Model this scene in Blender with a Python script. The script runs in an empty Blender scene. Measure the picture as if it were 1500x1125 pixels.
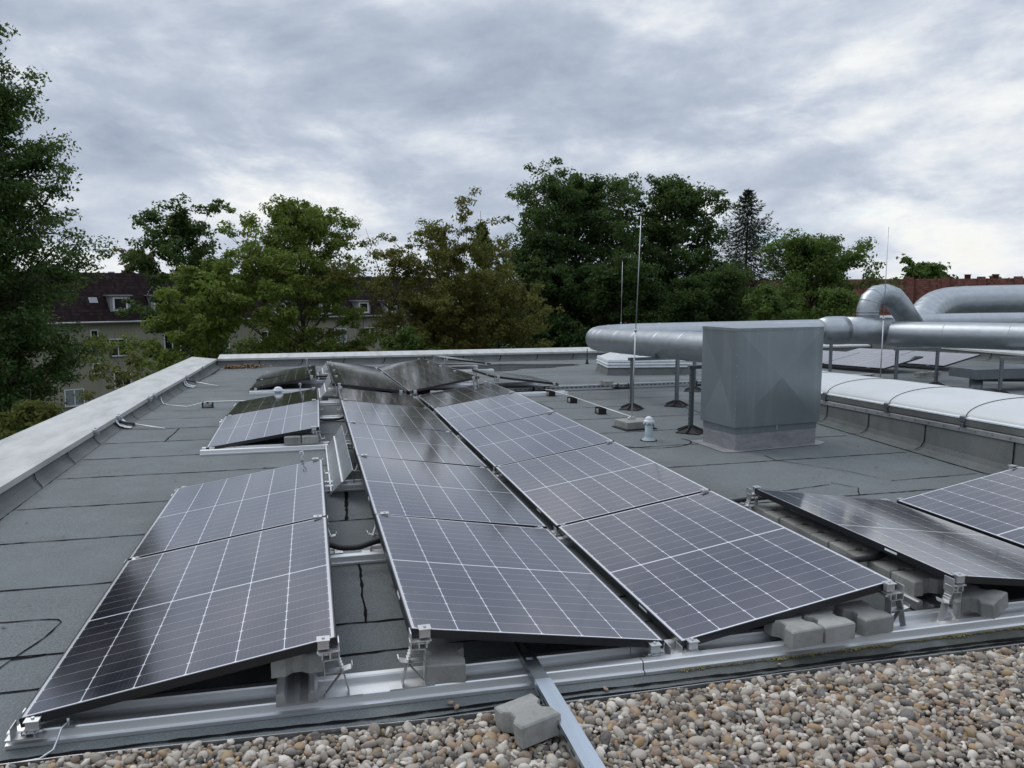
import bpy, math, random
import numpy as np
R = math.radians
rnd = random.Random(7)
rng = np.random.default_rng(7)
scene = bpy.context.scene
COL = scene.collection

# ------------------------------------------------------------------ helpers
class MB:
    """collects shapes, links them as ONE mesh object"""
    def __init__(s): s.v = []; s.f = []; s.sm = []
    def add(s, vs, fs, smooth=False):
        o = len(s.v); s.v += [tuple(map(float, p)) for p in vs]
        for f in fs: s.f.append(tuple(i + o for i in f)); s.sm.append(smooth)
        return s
    def box(s, x0, x1, y0, y1, z0, z1):
        return s.add([(x0,y0,z0),(x1,y0,z0),(x1,y1,z0),(x0,y1,z0),(x0,y0,z1),(x1,y0,z1),(x1,y1,z1),(x0,y1,z1)],
                     [(0,3,2,1),(4,5,6,7),(0,1,5,4),(1,2,6,5),(2,3,7,6),(3,0,4,7)])
    def bar(s, a, b, w, h, up=(0,0,1)):
        """rectangular bar from a to b, w across, h along up"""
        a = np.array(a, float); b = np.array(b, float); d = b - a; d /= np.linalg.norm(d)
        u = np.array(up, float); r = np.cross(d, u)
        if np.linalg.norm(r) < 1e-6: r = np.cross(d, (0,1,0))
        r /= np.linalg.norm(r); u = np.cross(r, d)
        c = [(-1,-1),(1,-1),(1,1),(-1,1)]
        vs = [p + r*w/2*i + u*h/2*j for p in (a, b) for i, j in c]
        return s.add(vs, [(3,2,1,0),(4,5,6,7),(0,1,5,4),(1,2,6,5),(2,3,7,6),(3,0,4,7)])
    def tube(s, pts, r, n=10, caps=True, smooth=True):
        pts = np.array(pts, float); m = len(pts)
        rad = np.full(m, r) if np.isscalar(r) else np.array(r, float)
        t = np.gradient(pts, axis=0); t /= np.linalg.norm(t, axis=1)[:,None] + 1e-12
        u = np.cross(t[0], (0,0,1.)); 
        if np.linalg.norm(u) < .05: u = np.cross(t[0], (0,1.,0))
        u /= np.linalg.norm(u); vs = []
        for i in range(m):
            u = u - t[i]*(u@t[i]); u /= np.linalg.norm(u); w = np.cross(t[i], u)
            for k in range(n):
                a = 2*math.pi*k/n; vs.append(pts[i] + rad[i]*(math.cos(a)*u + math.sin(a)*w))
        fs = [(i*n+k, i*n+(k+1)%n, (i+1)*n+(k+1)%n, (i+1)*n+k) for i in range(m-1) for k in range(n)]
        s.add(vs, fs, smooth)
        if caps:
            o = len(s.v) - m*n
            s.f.append(tuple(o+k for k in reversed(range(n)))); s.sm.append(False)
            s.f.append(tuple(o+(m-1)*n+k for k in range(n))); s.sm.append(False)
        return s
    def lathe(s, prof, c=(0,0,0), n=20, smooth=True):
        vs = [(c[0]+r*math.cos(2*math.pi*k/n), c[1]+r*math.sin(2*math.pi*k/n), c[2]+z) for r, z in prof for k in range(n)]
        fs = [(i*n+k, i*n+(k+1)%n, (i+1)*n+(k+1)%n, (i+1)*n+k) for i in range(len(prof)-1) for k in range(n)]
        s.add(vs, fs, smooth)
        o = len(s.v) - len(prof)*n; l = o + (len(prof)-1)*n
        if prof[0][0] > 1e-4: s.f.append(tuple(o+k for k in reversed(range(n)))); s.sm.append(False)
        if prof[-1][0] > 1e-4: s.f.append(tuple(l+k for k in range(n))); s.sm.append(False)
        return s
    def prism(s, poly, axis, a, b):
        """poly in the two other axes, extruded along axis from a to b"""
        n = len(poly)
        def P(q, t):
            return {'x':(t,q[0],q[1]), 'y':(q[0],t,q[1]), 'z':(q[0],q[1],t)}[axis]
        s.add([P(q,a) for q in poly] + [P(q,b) for q in poly],
              [tuple(range(n)), tuple(reversed(range(n,2*n)))] + [(k, n+k, n+(k+1)%n, (k+1)%n) for k in range(n)])
        return s
    def build(s, name, m=None, parent=None, bevel=0, recalc=True):
        me = bpy.data.meshes.new(name); me.from_pydata(s.v, [], s.f)
        me.polygons.foreach_set('use_smooth', s.sm)
        if recalc:
            import bmesh
            bm = bmesh.new(); bm.from_mesh(me); bmesh.ops.recalc_face_normals(bm, faces=bm.faces)
            if bevel: bmesh.ops.bevel(bm, geom=[e for e in bm.edges if len(e.link_faces) == 2 and e.calc_face_angle(0) > .5], offset=bevel, segments=2, affect='EDGES', profile=.6)
            bm.to_mesh(me); bm.free()
        return link(name, me, m, parent)

def link(name, me, m=None, parent=None):
    if m: me.materials.append(m)
    o = bpy.data.objects.new(name, me); COL.objects.link(o)
    if parent: o.parent = parent
    return o
def npmesh(name, v, f, m=None, parent=None, smooth=False):
    """v Nx3, f MxK numpy"""
    me = bpy.data.meshes.new(name); k = f.shape[1]
    me.vertices.add(len(v)); me.vertices.foreach_set('co', np.asarray(v, np.float32).ravel())
    me.loops.add(f.size); me.loops.foreach_set('vertex_index', f.astype(np.int32).ravel())
    me.polygons.add(len(f)); me.polygons.foreach_set('loop_start', np.arange(0, f.size, k, dtype=np.int32))
    me.polygons.foreach_set('use_smooth', np.full(len(f), smooth))
    me.update(calc_edges=True)
    return link(name, me, m, parent)
def tag(o, label=None, cat=None, group=None, kind=None):
    if label: o['label'] = label
    if cat: o['category'] = cat
    if group: o['group'] = group
    if kind: o['kind'] = kind
    return o
def thing(name, label, cat, loc=(0,0,0), rotz=0, group=None):
    o = bpy.data.objects.new(name, None); COL.objects.link(o); o.location = loc; o.rotation_euler = (0,0,rotz)
    o.empty_display_size = .1
    return tag(o, label, cat, group)
def copy_tree(o, parent=None):
    c = o.copy(); COL.objects.link(c); c.parent = parent
    for ch in [k for k in KIDS(o)]: copy_tree(ch, c)
    return c
def KIDS(o): return [k for k in bpy.data.objects if k.parent == o]

YS = [-40,0,3.5,7,8.7,10.7,14.2,16,60]; ZS = [0,0,.01,.02,-.03,-.08,-.17,-.25,-.25]
def rz(y): return float(np.interp(y, YS, ZS))

# ------------------------------------------------------------------ node helpers
class X:
    """a socket or number with arithmetic"""
    def __init__(s, nt, v): s.nt = nt; s.v = v
    def _m(s, op, *a):
        n = s.nt.nodes.new('ShaderNodeMath'); n.operation = op
        for i, q in enumerate((s,) + a):
            q = q.v if isinstance(q, X) else q
            if isinstance(q, (int, float)): n.inputs[i].default_value = q
            else: s.nt.links.new(q, n.inputs[i])
        return X(s.nt, n.outputs[0])
    def __add__(s, o): return s._m('ADD', o)
    def __sub__(s, o): return s._m('SUBTRACT', o)
    def __mul__(s, o): return s._m('MULTIPLY', o)
    def __truediv__(s, o): return s._m('DIVIDE', o)
    def lt(s, o): return s._m('LESS_THAN', o)
    def gt(s, o): return s._m('GREATER_THAN', o)
    def mn(s, o): return s._m('MINIMUM', o)
    def mx(s, o): return s._m('MAXIMUM', o)
    def pw(s, o): return s._m('POWER', o)
    def fract(s): return s._m('FRACT')
    def floor(s): return s._m('FLOOR')
    def abs(s): return s._m('ABSOLUTE')
    def clamp(s): return s._m('MINIMUM', 1.0)._m('MAXIMUM', 0.0)
class G:
    def __init__(s, nt): s.nt = nt
    def node(s, t, ins=None, **kw):
        n = s.nt.nodes.new(t)
        for k, v in kw.items(): setattr(n, k, v)
        for k, v in (ins or {}).items(): s.set(n.inputs[k], v)
        return n
    def set(s, sock, v):
        if isinstance(v, X): v = v.v
        if isinstance(v, bpy.types.NodeSocket): s.nt.links.new(v, sock)
        else:
            if isinstance(v, (tuple, list)) and len(v) == 3 and sock.type == 'RGBA': v = (*v, 1)
            sock.default_value = v
    def noise(s, vec, scale, detail=3, rough=.5, dist=0):
        n = s.node('ShaderNodeTexNoise', {'Scale':scale,'Detail':detail,'Roughness':rough,'Distortion':dist})
        if vec is not None: s.set(n.inputs['Vector'], vec)
        return X(s.nt, n.outputs['Fac'])
    def coord(s, kind='Object'): return s.node('ShaderNodeTexCoord').outputs[kind]
    def pos(s): return s.node('ShaderNodeNewGeometry').outputs['Position']
    def scale(s, vec, k):
        n = s.node('ShaderNodeVectorMath', operation='MULTIPLY'); s.set(n.inputs[0], vec); n.inputs[1].default_value = k
        return n.outputs[0]
    def sep(s, vec):
        n = s.node('ShaderNodeSeparateXYZ', {0: vec}); return [X(s.nt, o) for o in n.outputs]
    def comb(s, x, y, z):
        n = s.node('ShaderNodeCombineXYZ', {0:x,1:y,2:z}); return n.outputs[0]
    def ramp(s, fac, stops, interp='LINEAR'):
        n = s.node('ShaderNodeValToRGB', {0: fac}); cr = n.color_ramp; cr.interpolation = interp
        while len(cr.elements) < len(stops): cr.elements.new(.5)
        for e, (p, c) in zip(cr.elements, stops): e.position = p; e.color = (*c, 1) if len(c) == 3 else c
        return n.outputs[0]
    def mix(s, fac, a, b, mode='MIX'):
        n = s.node('ShaderNodeMix', data_type='RGBA', blend_type=mode)
        s.set(n.inputs[0], fac); s.set(n.inputs[6], a); s.set(n.inputs[7], b); return n.outputs[2]
    def maprange(s, v, a, b, c=0., d=1., smooth=False):
        n = s.node('ShaderNodeMapRange', {0:v,1:a,2:b,3:c,4:d}); n.clamp = True
        if smooth: n.interpolation_type = 'SMOOTHSTEP'
        return X(s.nt, n.outputs[0])
    def bump(s, h, strength, dist=.01):
        return s.node('ShaderNodeBump', {'Height':h,'Strength':strength,'Distance':dist}).outputs[0]
def material(name, fn, disp=False):
    m = bpy.data.materials.new(name); m.use_nodes = True; nt = m.node_tree; nt.nodes.clear()
    g = G(nt); out = g.node('ShaderNodeOutputMaterial'); b = g.node('ShaderNodeBsdfPrincipled')
    r = fn(g, b); g.set(out.inputs['Surface'], r if r is not None else b.outputs[0])
    return m
def pb(g, b, **kw):
    names = dict(col='Base Color', rough='Roughness', metal='Metallic', spec='Specular IOR Level', ior='IOR', normal='Normal', trans='Transmission Weight', alpha='Alpha', sss='Subsurface Weight', coat='Coat Weight', coatr='Coat Roughness')
    for k, v in kw.items(): g.set(b.inputs[names[k]], v)
def mul(c, k): return tuple(q*k for q in c)

def m_metal(name, col, rough=.35, var=.12, metal=1.0, scale=4, bumps=.0, stretch=(1,1,1)):
    def fn(g, b):
        co = g.scale(g.coord(), stretch)
        n = g.noise(co, scale, 5, .6); n2 = g.noise(co, scale*9, 4, .6)
        c = g.ramp(n, [(.25, mul(col, 1-var)), (.75, mul(col, 1+var))])
        pb(g, b, col=g.mix(n2*.35, c, mul(col, .7)), rough=(n*.2 + (rough-.1)), metal=metal)
        if bumps: pb(g, b, normal=g.bump(g.noise(co, scale*.6, 2), bumps, .02))
    return material(name, fn)
def m_plain(name, col, rough=.5, var=.15, scale=6, bump=0, bscale=60, spec=.5):
    def fn(g, b):
        co = g.coord(); n = g.noise(co, scale, 6, .6)
        pb(g, b, col=g.ramp(n, [(.3, mul(col, 1-var)), (.7, mul(col, 1+var))]), rough=rough, spec=spec)
        if bump: pb(g, b, normal=g.bump(g.noise(co, bscale, 4), bump, .004))
    return material(name, fn)

def f_concrete(g, b):
    co = g.pos(); n = g.noise(co, 9, 6, .65); n2 = g.noise(co, 160, 3, .6); n3 = g.noise(co, 2.2, 2)
    c = g.ramp(n, [(.28, (.2,.2,.188)), (.55, (.31,.31,.298)), (.78, (.4,.398,.38))])
    c = g.mix(g.maprange(n2, .62, .75), c, (.1,.1,.09)); c = g.mix(n3*.4, c, (.2,.205,.18)); oi = X(g.nt, g.node('ShaderNodeObjectInfo').outputs['Random']); k_ = oi*.45 + .78; c = g.mix(1.0, c, g.comb(k_, k_, k_), 'MULTIPLY'); c = g.mix(g.maprange(g.noise(co, 4.5, 5, .7), .56, .66)*.45, c, (.11,.11,.095))
    pb(g, b, col=c, rough=.9, spec=.25, normal=g.bump(n2, .35, .003))
M = {}
M['concrete'] = material('concrete', f_concrete)
M['alu'] = m_metal('bright_aluminium', (.70,.71,.715), .5, .1, stretch=(.15,3,3))
M['clamp'] = m_metal('clamp_aluminium', (.6,.61,.62), .5, .1)
M['alu_dull'] = m_metal('dull_aluminium', (.52,.53,.54), .5, .15, scale=6)
M['galv'] = m_metal('galvanised_steel', (.5,.53,.56), .38, .14, scale=9)
M['galv_dark'] = m_metal('dark_galvanised_steel', (.23,.25,.27), .45, .15, scale=9)
M['steel_rod'] = m_metal('steel_rod', (.46,.48,.5), .45, .1)
M['black_plastic'] = m_plain('black_plastic', (.012,.012,.013), .45, .3)
M['strap'] = m_plain('dark_strap', (.06,.045,.05), .5, .2)
M['rubber'] = m_plain('black_rubber', (.016,.016,.017), .7, .3, bump=.2)
M['frame'] = m_plain('black_anodised_frame', (.012,.013,.016), .32, .2)
M['white_plastic'] = m_plain('white_plastic', (.62,.66,.68), .4, .08)
M['grey_plastic'] = m_plain('pale_blue_grey_plastic', (.36,.43,.46), .45, .1)
M['tar'] = m_plain('tar', (.007,.007,.008), .95, .4, bump=.3, spec=.08)

def f_solar(g, b):
    uv = g.coord('UV'); u, v, _ = g.sep(uv)
    pu = (1.134-.034)/6; ph = (.861-.017-.0045)/9
    fu = ((u - .017)/pu); fr = fu.fract(); du = fr.mn(fr*-1 + 1)*pu
    va = (v - .861).abs() - .0045; fv = va/ph; fq = fv.fract(); dv = fq.mn(fq*-1 + 1)*ph
    white = du.lt(.0019).mx(dv.lt(.0008)*.7).mx((du+dv).lt(.008))
    edge = u.lt(.0155).mx(u.gt(1.134-.0155)).mx(va.lt(0)).mx(va.gt(.861-.0045-.0155))
    white = white.mx(edge)
    bus = ((fr*10).fract() - .5).abs().lt(.03)
    cid = g.node('ShaderNodeTexWhiteNoise', {0: g.comb(fu.floor(), fv.floor(), v.gt(.861)*5)}, noise_dimensions='3D')
    cv = X(g.nt, cid.outputs[0])
    cell = g.mix(cv, (.011,.0105,.019), (.015,.0138,.025))
    cell = g.mix(bus*.22, cell, (.3,.3,.32))
    pos = g.pos(); dust = g.noise(pos, 2.3, 5, .65); streak = g.noise(g.scale(pos, (14,1.5,14)), 1.5, 3)
    col = g.mix(white, cell, (.68,.69,.72))
    low_ = u.mn(u*-1 + 1.134)
    dirt = g.maprange(dust, .42, .8, 0, .09) + g.maprange(low_, .026, .002, 0, 1)*(streak*.6 + .35) + g.maprange(streak, .55, .8, 0, .05)
    col = g.mix(dirt, col, (.33,.32,.29))
    specks = g.maprange(g.noise(pos, 70, 2), .74, .78, 0, .4).mx(g.maprange(g.noise(pos, 11, 3, .6), .765, .79, 0, .7))
    col = g.mix(specks, col, (.4,.39,.36))
    pb(g, b, col=col, rough=g.maprange(dust, .3, .7, .09, .14), ior=1.95, coat=.55, coatr=.085); b.inputs['Coat IOR'].default_value = 1.7; b.inputs['Specular Tint'].default_value = (.9,.84,1,1)
M['solar'] = material('solar_cells_under_glass', f_solar)

def f_felt(g, b):
    p = g.pos(); x, y, z = g.sep(p)
    big = g.noise(p, .55, 5, .6); mid = g.noise(p, 3.2, 5, .6); fine = g.noise(p, 190, 2, .7); fine2 = g.noise(p, 52, 4, .75)
    # felt rolls laid across, each a slightly different batch
    strip = g.node('ShaderNodeTexWhiteNoise', {1: (y/.9 + .17).floor()}, noise_dimensions='1D').outputs[0]
    c = g.ramp(fine, [(.32, (.055,.062,.062)), (.5, (.16,.173,.172)), (.68, (.36,.38,.378))])
    c = g.mix(g.maprange(fine2, .40, .6)*.7, c, g.ramp(fine2, [(.4,(.065,.073,.073)),(.62,(.25,.264,.262))]))
    c = g.mix(.35, c, g.ramp(mid, [(.3, (.12,.131,.129)), (.7, (.21,.224,.222))]))
    c = g.mix(X(g.nt, strip)*.18, c, (.2,.21,.225))
    c = g.mix(g.maprange(big, .48, .70)*.5, c, (.10,.108,.095)); c = g.mix(g.maprange(g.noise(g.scale(p,(1,.6,1)), 1.1, 6, .7), .56, .68)*.35, c, (.24,.25,.245))          # weathered stains
    moss = g.maprange(y, 1.0, .1)*g.maprange(x, 2.3, 3.1)*g.maprange(x, 6.5, 5.6)*g.maprange(mid, .30, .50)  # mask for near-black felt towards the front right, broken up by noise
    c = g.mix(1.0, c, (.82,.85,.87), 'MULTIPLY')
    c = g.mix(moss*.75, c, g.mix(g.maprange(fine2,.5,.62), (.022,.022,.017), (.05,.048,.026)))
    pb(g, b, col=c, rough=.86, spec=.3, normal=g.bump(fine + fine2*.8 + mid*2, .55, .006))
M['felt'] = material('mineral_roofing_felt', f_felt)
def f_upstand(g, b):
    p = g.pos(); x, y, z = g.sep(p); mid = g.noise(p, 2.6, 5, .6); fine = g.noise(p, 200, 2, .7); big = g.noise(g.scale(p,(1,1,.25)), 1.6, 4)
    c = g.ramp(fine, [(.3, (.08,.087,.086)), (.5, (.135,.145,.144)), (.72, (.22,.23,.227))])
    c = g.mix(g.maprange(mid, .4, .7)*.6, c, (.075,.085,.078)); c = g.mix(g.maprange(big, .5, .7)*.4, c, (.2,.21,.21))
    pb(g, b, col=c, rough=.85, spec=.3, normal=g.bump(fine + mid*2, .5, .005))
M['upstand'] = material('felt_upstand', f_upstand)
def f_coping(g, b):
    p = g.pos(); n = g.noise(g.scale(p, (2.2,.5,2)), 2.4, 6, .65); n2 = g.noise(p, 14, 5, .7); n3 = g.noise(g.scale(p,(6,.7,1)), 3, 5, .7)
    c = g.ramp(n, [(.25, (.29,.30,.29)), (.5, (.44,.45,.44)), (.75, (.54,.545,.535))])
    c = g.mix(g.maprange(n2, .55, .8)*.4, c, (.3,.3,.275)); c = g.mix(g.maprange(n3, .56, .72)*.4, c, (.36,.36,.34))
    pb(g, b, col=c, rough=.5, metal=.15)
M['coping'] = material('weathered_coping_metal', f_coping)
def f_duct(g, b):
    p = g.coord(); n = g.noise(p, 1.1, 4, .6); n2 = g.noise(p, 40, 3); n3 = g.noise(p, 6, 5, .65)
    vo = g.node('ShaderNodeTexVoronoi', {'Scale': 45}); sp = X(g.nt, g.sep(vo.outputs['Color'])[0].v)
    c = g.ramp(n3*.75 + sp*.16 + .05, [(.25, (.31,.335,.355)), (.75, (.42,.45,.475))])
    pb(g, b, col=c, metal=.93, rough=g.maprange(n3, .3, .7, .36, .42), normal=g.bump(n*3, .09, .02))
M['duct'] = material('spangled_zinc_duct', f_duct)
def f_house(g, b):
    p = g.coord(); n = g.noise(p, 1.6, 5, .65); n2 = g.noise(g.scale(p,(7,7,.6)), 1.2, 5, .7)
    c = g.ramp(n, [(.3, (.185,.217,.23)), (.7, (.225,.26,.272))]); c = g.mix(g.maprange(n2, .50, .72)*.55, c, (.31,.335,.345)); c = g.mix(g.maprange(g.noise(p, 3.2, 5, .7), .58, .7)*.3, c, (.13,.14,.14))
    pb(g, b, col=c, metal=.5, rough=.3)
M['hvac'] = material('painted_sheet_housing', f_house)
def f_alubit(g, b):
    p = g.pos(); n = g.noise(g.scale(p,(1,1,3.5)), 6, 5, .7); n2 = g.noise(p, 26, 4, .7)
    c = g.ramp(n, [(.3, (.19,.19,.205)), (.7, (.31,.31,.325))]); c = g.mix(g.maprange(n2, .55, .75)*.4, c, (.13,.13,.135))
    pb(g, b, col=c, metal=.25, rough=.6, normal=g.bump(n, .4, .01))
M['alubit'] = material('aluminium_bitumen_flashing', f_alubit)
def f_poly(g, b):
    p = g.coord(); n = g.noise(g.scale(p,(1,.35,1)), 3, 5, .6)
    pb(g, b, col=g.ramp(n, [(.3, (.49,.515,.52)), (.7, (.57,.59,.595))]), rough=.38, spec=.4)
M['poly'] = material('opal_polycarbonate', f_poly)
def f_pebble(g, b):
    ri = X(g.nt, g.node('ShaderNodeNewGeometry').outputs['Random Per Island']); p = g.pos()
    stops = [(0,(.065,.065,.07)),(.09,(.2,.185,.165)),(.2,(.31,.29,.26)),(.3,(.16,.12,.095)),(.4,(.36,.35,.33)),(.5,(.24,.225,.21)),(.58,(.44,.43,.41)),
             (.66,(.29,.205,.115)),(.74,(.095,.1,.115)),(.8,(.27,.19,.14)),(.86,(.42,.41,.385)),(.92,(.21,.215,.22)),(.94,(.6,.59,.57))]
    c = g.ramp(ri, stops, 'CONSTANT')
    r2 = X(g.nt, g.node('ShaderNodeTexWhiteNoise', {1: ri*977}, noise_dimensions='1D').outputs[0])
    n = g.noise(p, 75, 4, .65); n2 = g.noise(p, 300, 2, .6)
    c = g.mix(g.maprange(n, .35, .7)*.35, c, (.36,.33,.29)); c = g.mix(g.maprange(n2, .6, .75)*.3, c, (.08,.07,.06))
    c = g.mix(r2*.22, c, (.2,.17,.14)); c = g.mix(1.0, c, (1.14,1.08,1.0), 'MULTIPLY')
    pb(g, b, col=c, rough=.7, spec=.35, normal=g.bump(n2, .15, .002))
M['pebble'] = material('river_pebble', f_pebble)
M['bed'] = m_plain('gravel_bed', (.05,.045,.04), .95, .4, 40)
M['moss'] = m_plain('moss', (.20,.18,.085), .95, .5, 30, .6, 200)
M['grass'] = m_plain('lawn', (.045,.07,.025), .95, .35, .4)
def f_water(g, b):
    p = g.pos(); n = g.noise(p, 2.5, 3)
    pb(g, b, col=(.022,.024,.026), rough=g.maprange(n,.3,.7,.05,.22), normal=g.bump(n, .05, .01))
M['water'] = material('standing_water', f_water)

def m_leaf(name, a, c, tr=.42):
    def fn(g, b):
        ri = X(g.nt, g.node('ShaderNodeNewGeometry').outputs['Random Per Island'])
        n = g.noise(g.pos(), .7, 3)
        col = g.mix((ri*.7 + n*.5 - .1).clamp(), a, c)
        pb(g, b, col=col, rough=.55, spec=.3)
        t = g.node('ShaderNodeBsdfTranslucent', {0: g.mix(.5, col, (.14,.22,.03))})
        return g.node('ShaderNodeMixShader', {0: tr, 1: b.outputs[0], 2: t.outputs[0]}).outputs[0]
    return material(name, fn)
def f_bark(g, b):
    p = g.coord(); n = g.noise(g.scale(p,(6,6,1)), 4, 5, .7)
    pb(g, b, col=g.ramp(n, [(.3,(.035,.028,.02)),(.7,(.11,.09,.07))]), rough=.95, normal=g.bump(n, .8, .03))
M['bark'] = material('bark', f_bark)

# ------------------------------------------------------------------ camera, light, sky
cam = bpy.data.cameras.new('camera'); co = bpy.data.objects.new('camera', cam); COL.objects.link(co)
co.location = (1.0548, -2.9965, 1.6286); co.rotation_euler = (R(90-6.750), 0, -.25501)
cam.sensor_width = 36; cam.lens = 36*1137.45/1500; cam.clip_start = .05; cam.clip_end = 3000
scene.camera = co

SUN_EL, SUN_AZ = 48, -32           # bright part of the overcast, ahead and to the left; azimuth from +Y towards +X
sl = bpy.data.lights.new('sun', 'SUN'); sl.energy = .9; sl.angle = R(35); sl.color = (1,.96,.9)
so = bpy.data.objects.new('sun', sl); COL.objects.link(so); so.location = (-10, 20, 30)
so.rotation_euler = (R(90-SUN_EL), 0, R(180-SUN_AZ))

w = bpy.data.worlds.new('World'); scene.world = w; w.use_nodes = True; nt = w.node_tree; nt.nodes.clear(); g = G(nt)
d = g.coord('Generated'); x, y, z = g.sep(d)
sky = g.node('ShaderNodeTexSky', sky_type='NISHITA', sun_disc=False, sun_elevation=R(SUN_EL), sun_rotation=R(SUN_AZ), air_density=1.2, dust_density=1.5)
az = x._m('ARCTAN2', y); el = z._m('ARCSINE')
q1 = g.scale(d, (1, 1, 2.1))
wv = g.noise(q1, 1.6, 3, .5)
n1 = g.noise(g.comb(x*1.0 + wv*.35, y + wv*.2, z*1.9 + wv*.25), 3.3, 9, .58)        # cloud masses
n2 = g.noise(g.comb(x*2.2 - z*2.4, y*2.2, z*6.5 + x*1.2 + wv*.6), 2.1, 6, .58, .3)   # slanting streaks
n3 = g.noise(g.comb(x + wv*.4, y, z*2.6 - x*.5), 8.5, 7, .65)
def blob(a0, e0, wa, we):
    a = (az - a0 + (n3-.5)*.12)/wa; e = (el - e0 + (n1-.5)*.10)/we
    return g.maprange((a*a + e*e).pw(.5), 1.15, .25, 0, 1, True)
den = n1*.60 + n2*.22 + n3*.18
den = den + blob(-.165, .205, .17, .045)*.07 + blob(.05, .305, .13, .035)*.065 + blob(-.22, .27, .16, .04)*.05 + blob(.42, .27, .5, .09)*.055
den = den - blob(-.11, .115, .34, .05)*.045 - blob(.12, .095, .3, .03)*.03 - blob(.62, .095, .28, .025)*.045 - blob(.38, .165, .22, .03)*.055 - blob(-.25, .34, .14, .05)*.05
low = g.maprange(z, .26, .03, 0, 1, True)
t = den - low*.03 + .012
cl = g.ramp(t, [(.38,(7.5,7.55,7.45)), (.435,(6.1,6.4,6.8)), (.485,(4.75,5.2,5.95)), (.54,(3.75,4.25,5.1)), (.67,(2.6,3.1,3.95))])
up = g.maprange(z, .42, .72, 1.0, 1.65, True)
cl = g.mix(1.0, cl, g.comb(up, up, up), 'MULTIPLY')
gap = blob(.55, .078, .22, .018)*g.maprange(n3, .42, .55)
cl = g.mix(gap*.75, cl, (4.9,6.4,7.2))
skyc = g.mix(1.0, sky.outputs[0], (1.4,1.4,1.4), 'MULTIPLY')
colr = g.mix(g.maprange(t, .40, .34, 0, .25), cl, skyc)
colr = g.mix(g.maprange(z, -.02, -.15), colr, (.8,.85,.75))
bg = g.node('ShaderNodeBackground', {0: colr, 1: .1}); wo = g.node('ShaderNodeOutputWorld'); g.set(wo.inputs[0], bg.outputs[0])
scene.view_settings.view_transform = 'Standard'; scene.view_settings.look = 'None'; scene.view_settings.gamma = 1
scene.view_settings.exposure = .35
scene.cycles.max_bounces = 6; scene.cycles.transparent_max_bounces = 6; scene.cycles.use_denoising = True

# ------------------------------------------------------------------ ground and roof
gm = MB(); gm.add([(-900,-900,-12),(900,-900,-12),(900,900,-12),(-900,900,-12)], [(0,1,2,3)])
tag(gm.build('ground', M['grass']), 'green lawn around the building far below the roof', 'ground', kind='structure')

RX0, RX1, RY0, RY1 = -1.82, 18.6, -9.0, 18.2
ys = np.concatenate([[RY0,-2.0], np.arange(-1.5, RY1, .35), [RY1]])
rm = MB(); xs = [RX0, RX1]
vs = [(xx, yy, rz(yy)) for yy in ys for xx in xs]; fs = [(2*i, 2*i+1, 2*i+3, 2*i+2) for i in range(len(ys)-1)]
rm.add(vs, fs, True)
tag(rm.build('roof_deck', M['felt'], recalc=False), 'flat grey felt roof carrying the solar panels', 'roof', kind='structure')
fa = MB()
fa.box(RX0+.02, RX1-.02, RY0+.02, RY1-.02, -12, -.32)
tag(fa.build('building_wall', m_plain('render_wall', (.4,.38,.34), .9, .12, 1)), kind='structure')

# black lap seams of the felt: thin raised strips of tar on the deck
def strip(mb, pts, wd=.016, h=.004, step=.05):
    pts = [np.array(p, float) for p in pts]; P = []
    for a, b in zip(pts[:-1], pts[1:]):
        n = max(1, int(np.linalg.norm(b-a)/step))
        P += [a + (b-a)*i/n for i in range(n)]
    P.append(pts[-1]); n = len(P); L = []; jit = 0
    for i, p in enumerate(P):
        t = P[min(i+1, n-1)] - P[max(i-1, 0)]; t /= np.linalg.norm(t); nn = np.array([-t[1], t[0]])
        jit = .8*jit + rnd.uniform(-1,1)*.004; wv = wd*.62*rnd.uniform(.5,1.4)
        for sgn in (-1, 1):
            q = p + nn*(jit + sgn*wv); L.append((q[0], q[1], rz(q[1]) + h))
    mb.add(L, [(2*i, 2*i+1, 2*i+3, 2*i+2) for i in range(n-1)])
sm = MB()
for k, yy in enumerate([.42,.75,1.64,2.52,3.38,4.36,5.16,5.98,6.82,7.7,8.6,9.5,10.4,11.3,12.2,13.1,14.0,14.9,15.8,16.7]):
    strip(sm, [(-1.1, yy+.02),(1.0, yy),(3.8, yy-.02)], .011)
for yy in [-.16, 2.18, 3.47, 4.40, 5.25, 6.21, 7.18, 8.1, 9.0, 9.9, 10.8, 11.7, 12.6, 13.5, 14.4, 15.3, 16.2]:
    strip(sm, [(3.8 if yy > 0 else -.4, yy),(6.9 if yy < 6 else 17.5, yy+.03 if yy>0 else yy-.12)], .011)
strip(sm, [(-1.12, -3),(-1.13,3.2),(-1.16,8.6),(-1.1,17.2)], .016)
strip(sm, [(1.27,2.52),(1.29,2.9),(1.30,3.38)], .018); strip(sm, [(1.28,.75),(1.3,1.6)], .012)
strip(sm, [(-.62,1.20),(-.3,1.19),(-.2,1.17),(-.17,1.13),(-.2,.95),(-.3,.62),(-.36,.4),(-.43,.1)], .007)
strip(sm, [(-.27,.74),(-.14,.76)], .013)
strip(sm, [(4.5,2.41),(5.28,2.55)], .008); strip(sm, [(5.33,2.6),(5.45,2.4),(5.30,2.2)], .006)
strip(sm, [(5.88,2.53),(6.83,2.56)], .009)
strip(sm, [(5.4,3.72),(5.39,3.49),(5.76,2.92),(5.84,2.66)], .006)
th = np.linspace(-.4, 3.3, 16)
strip(sm, [(4.62+.42*math.cos(a), 4.62-.3*math.sin(a)) for a in th], .012)
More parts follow.
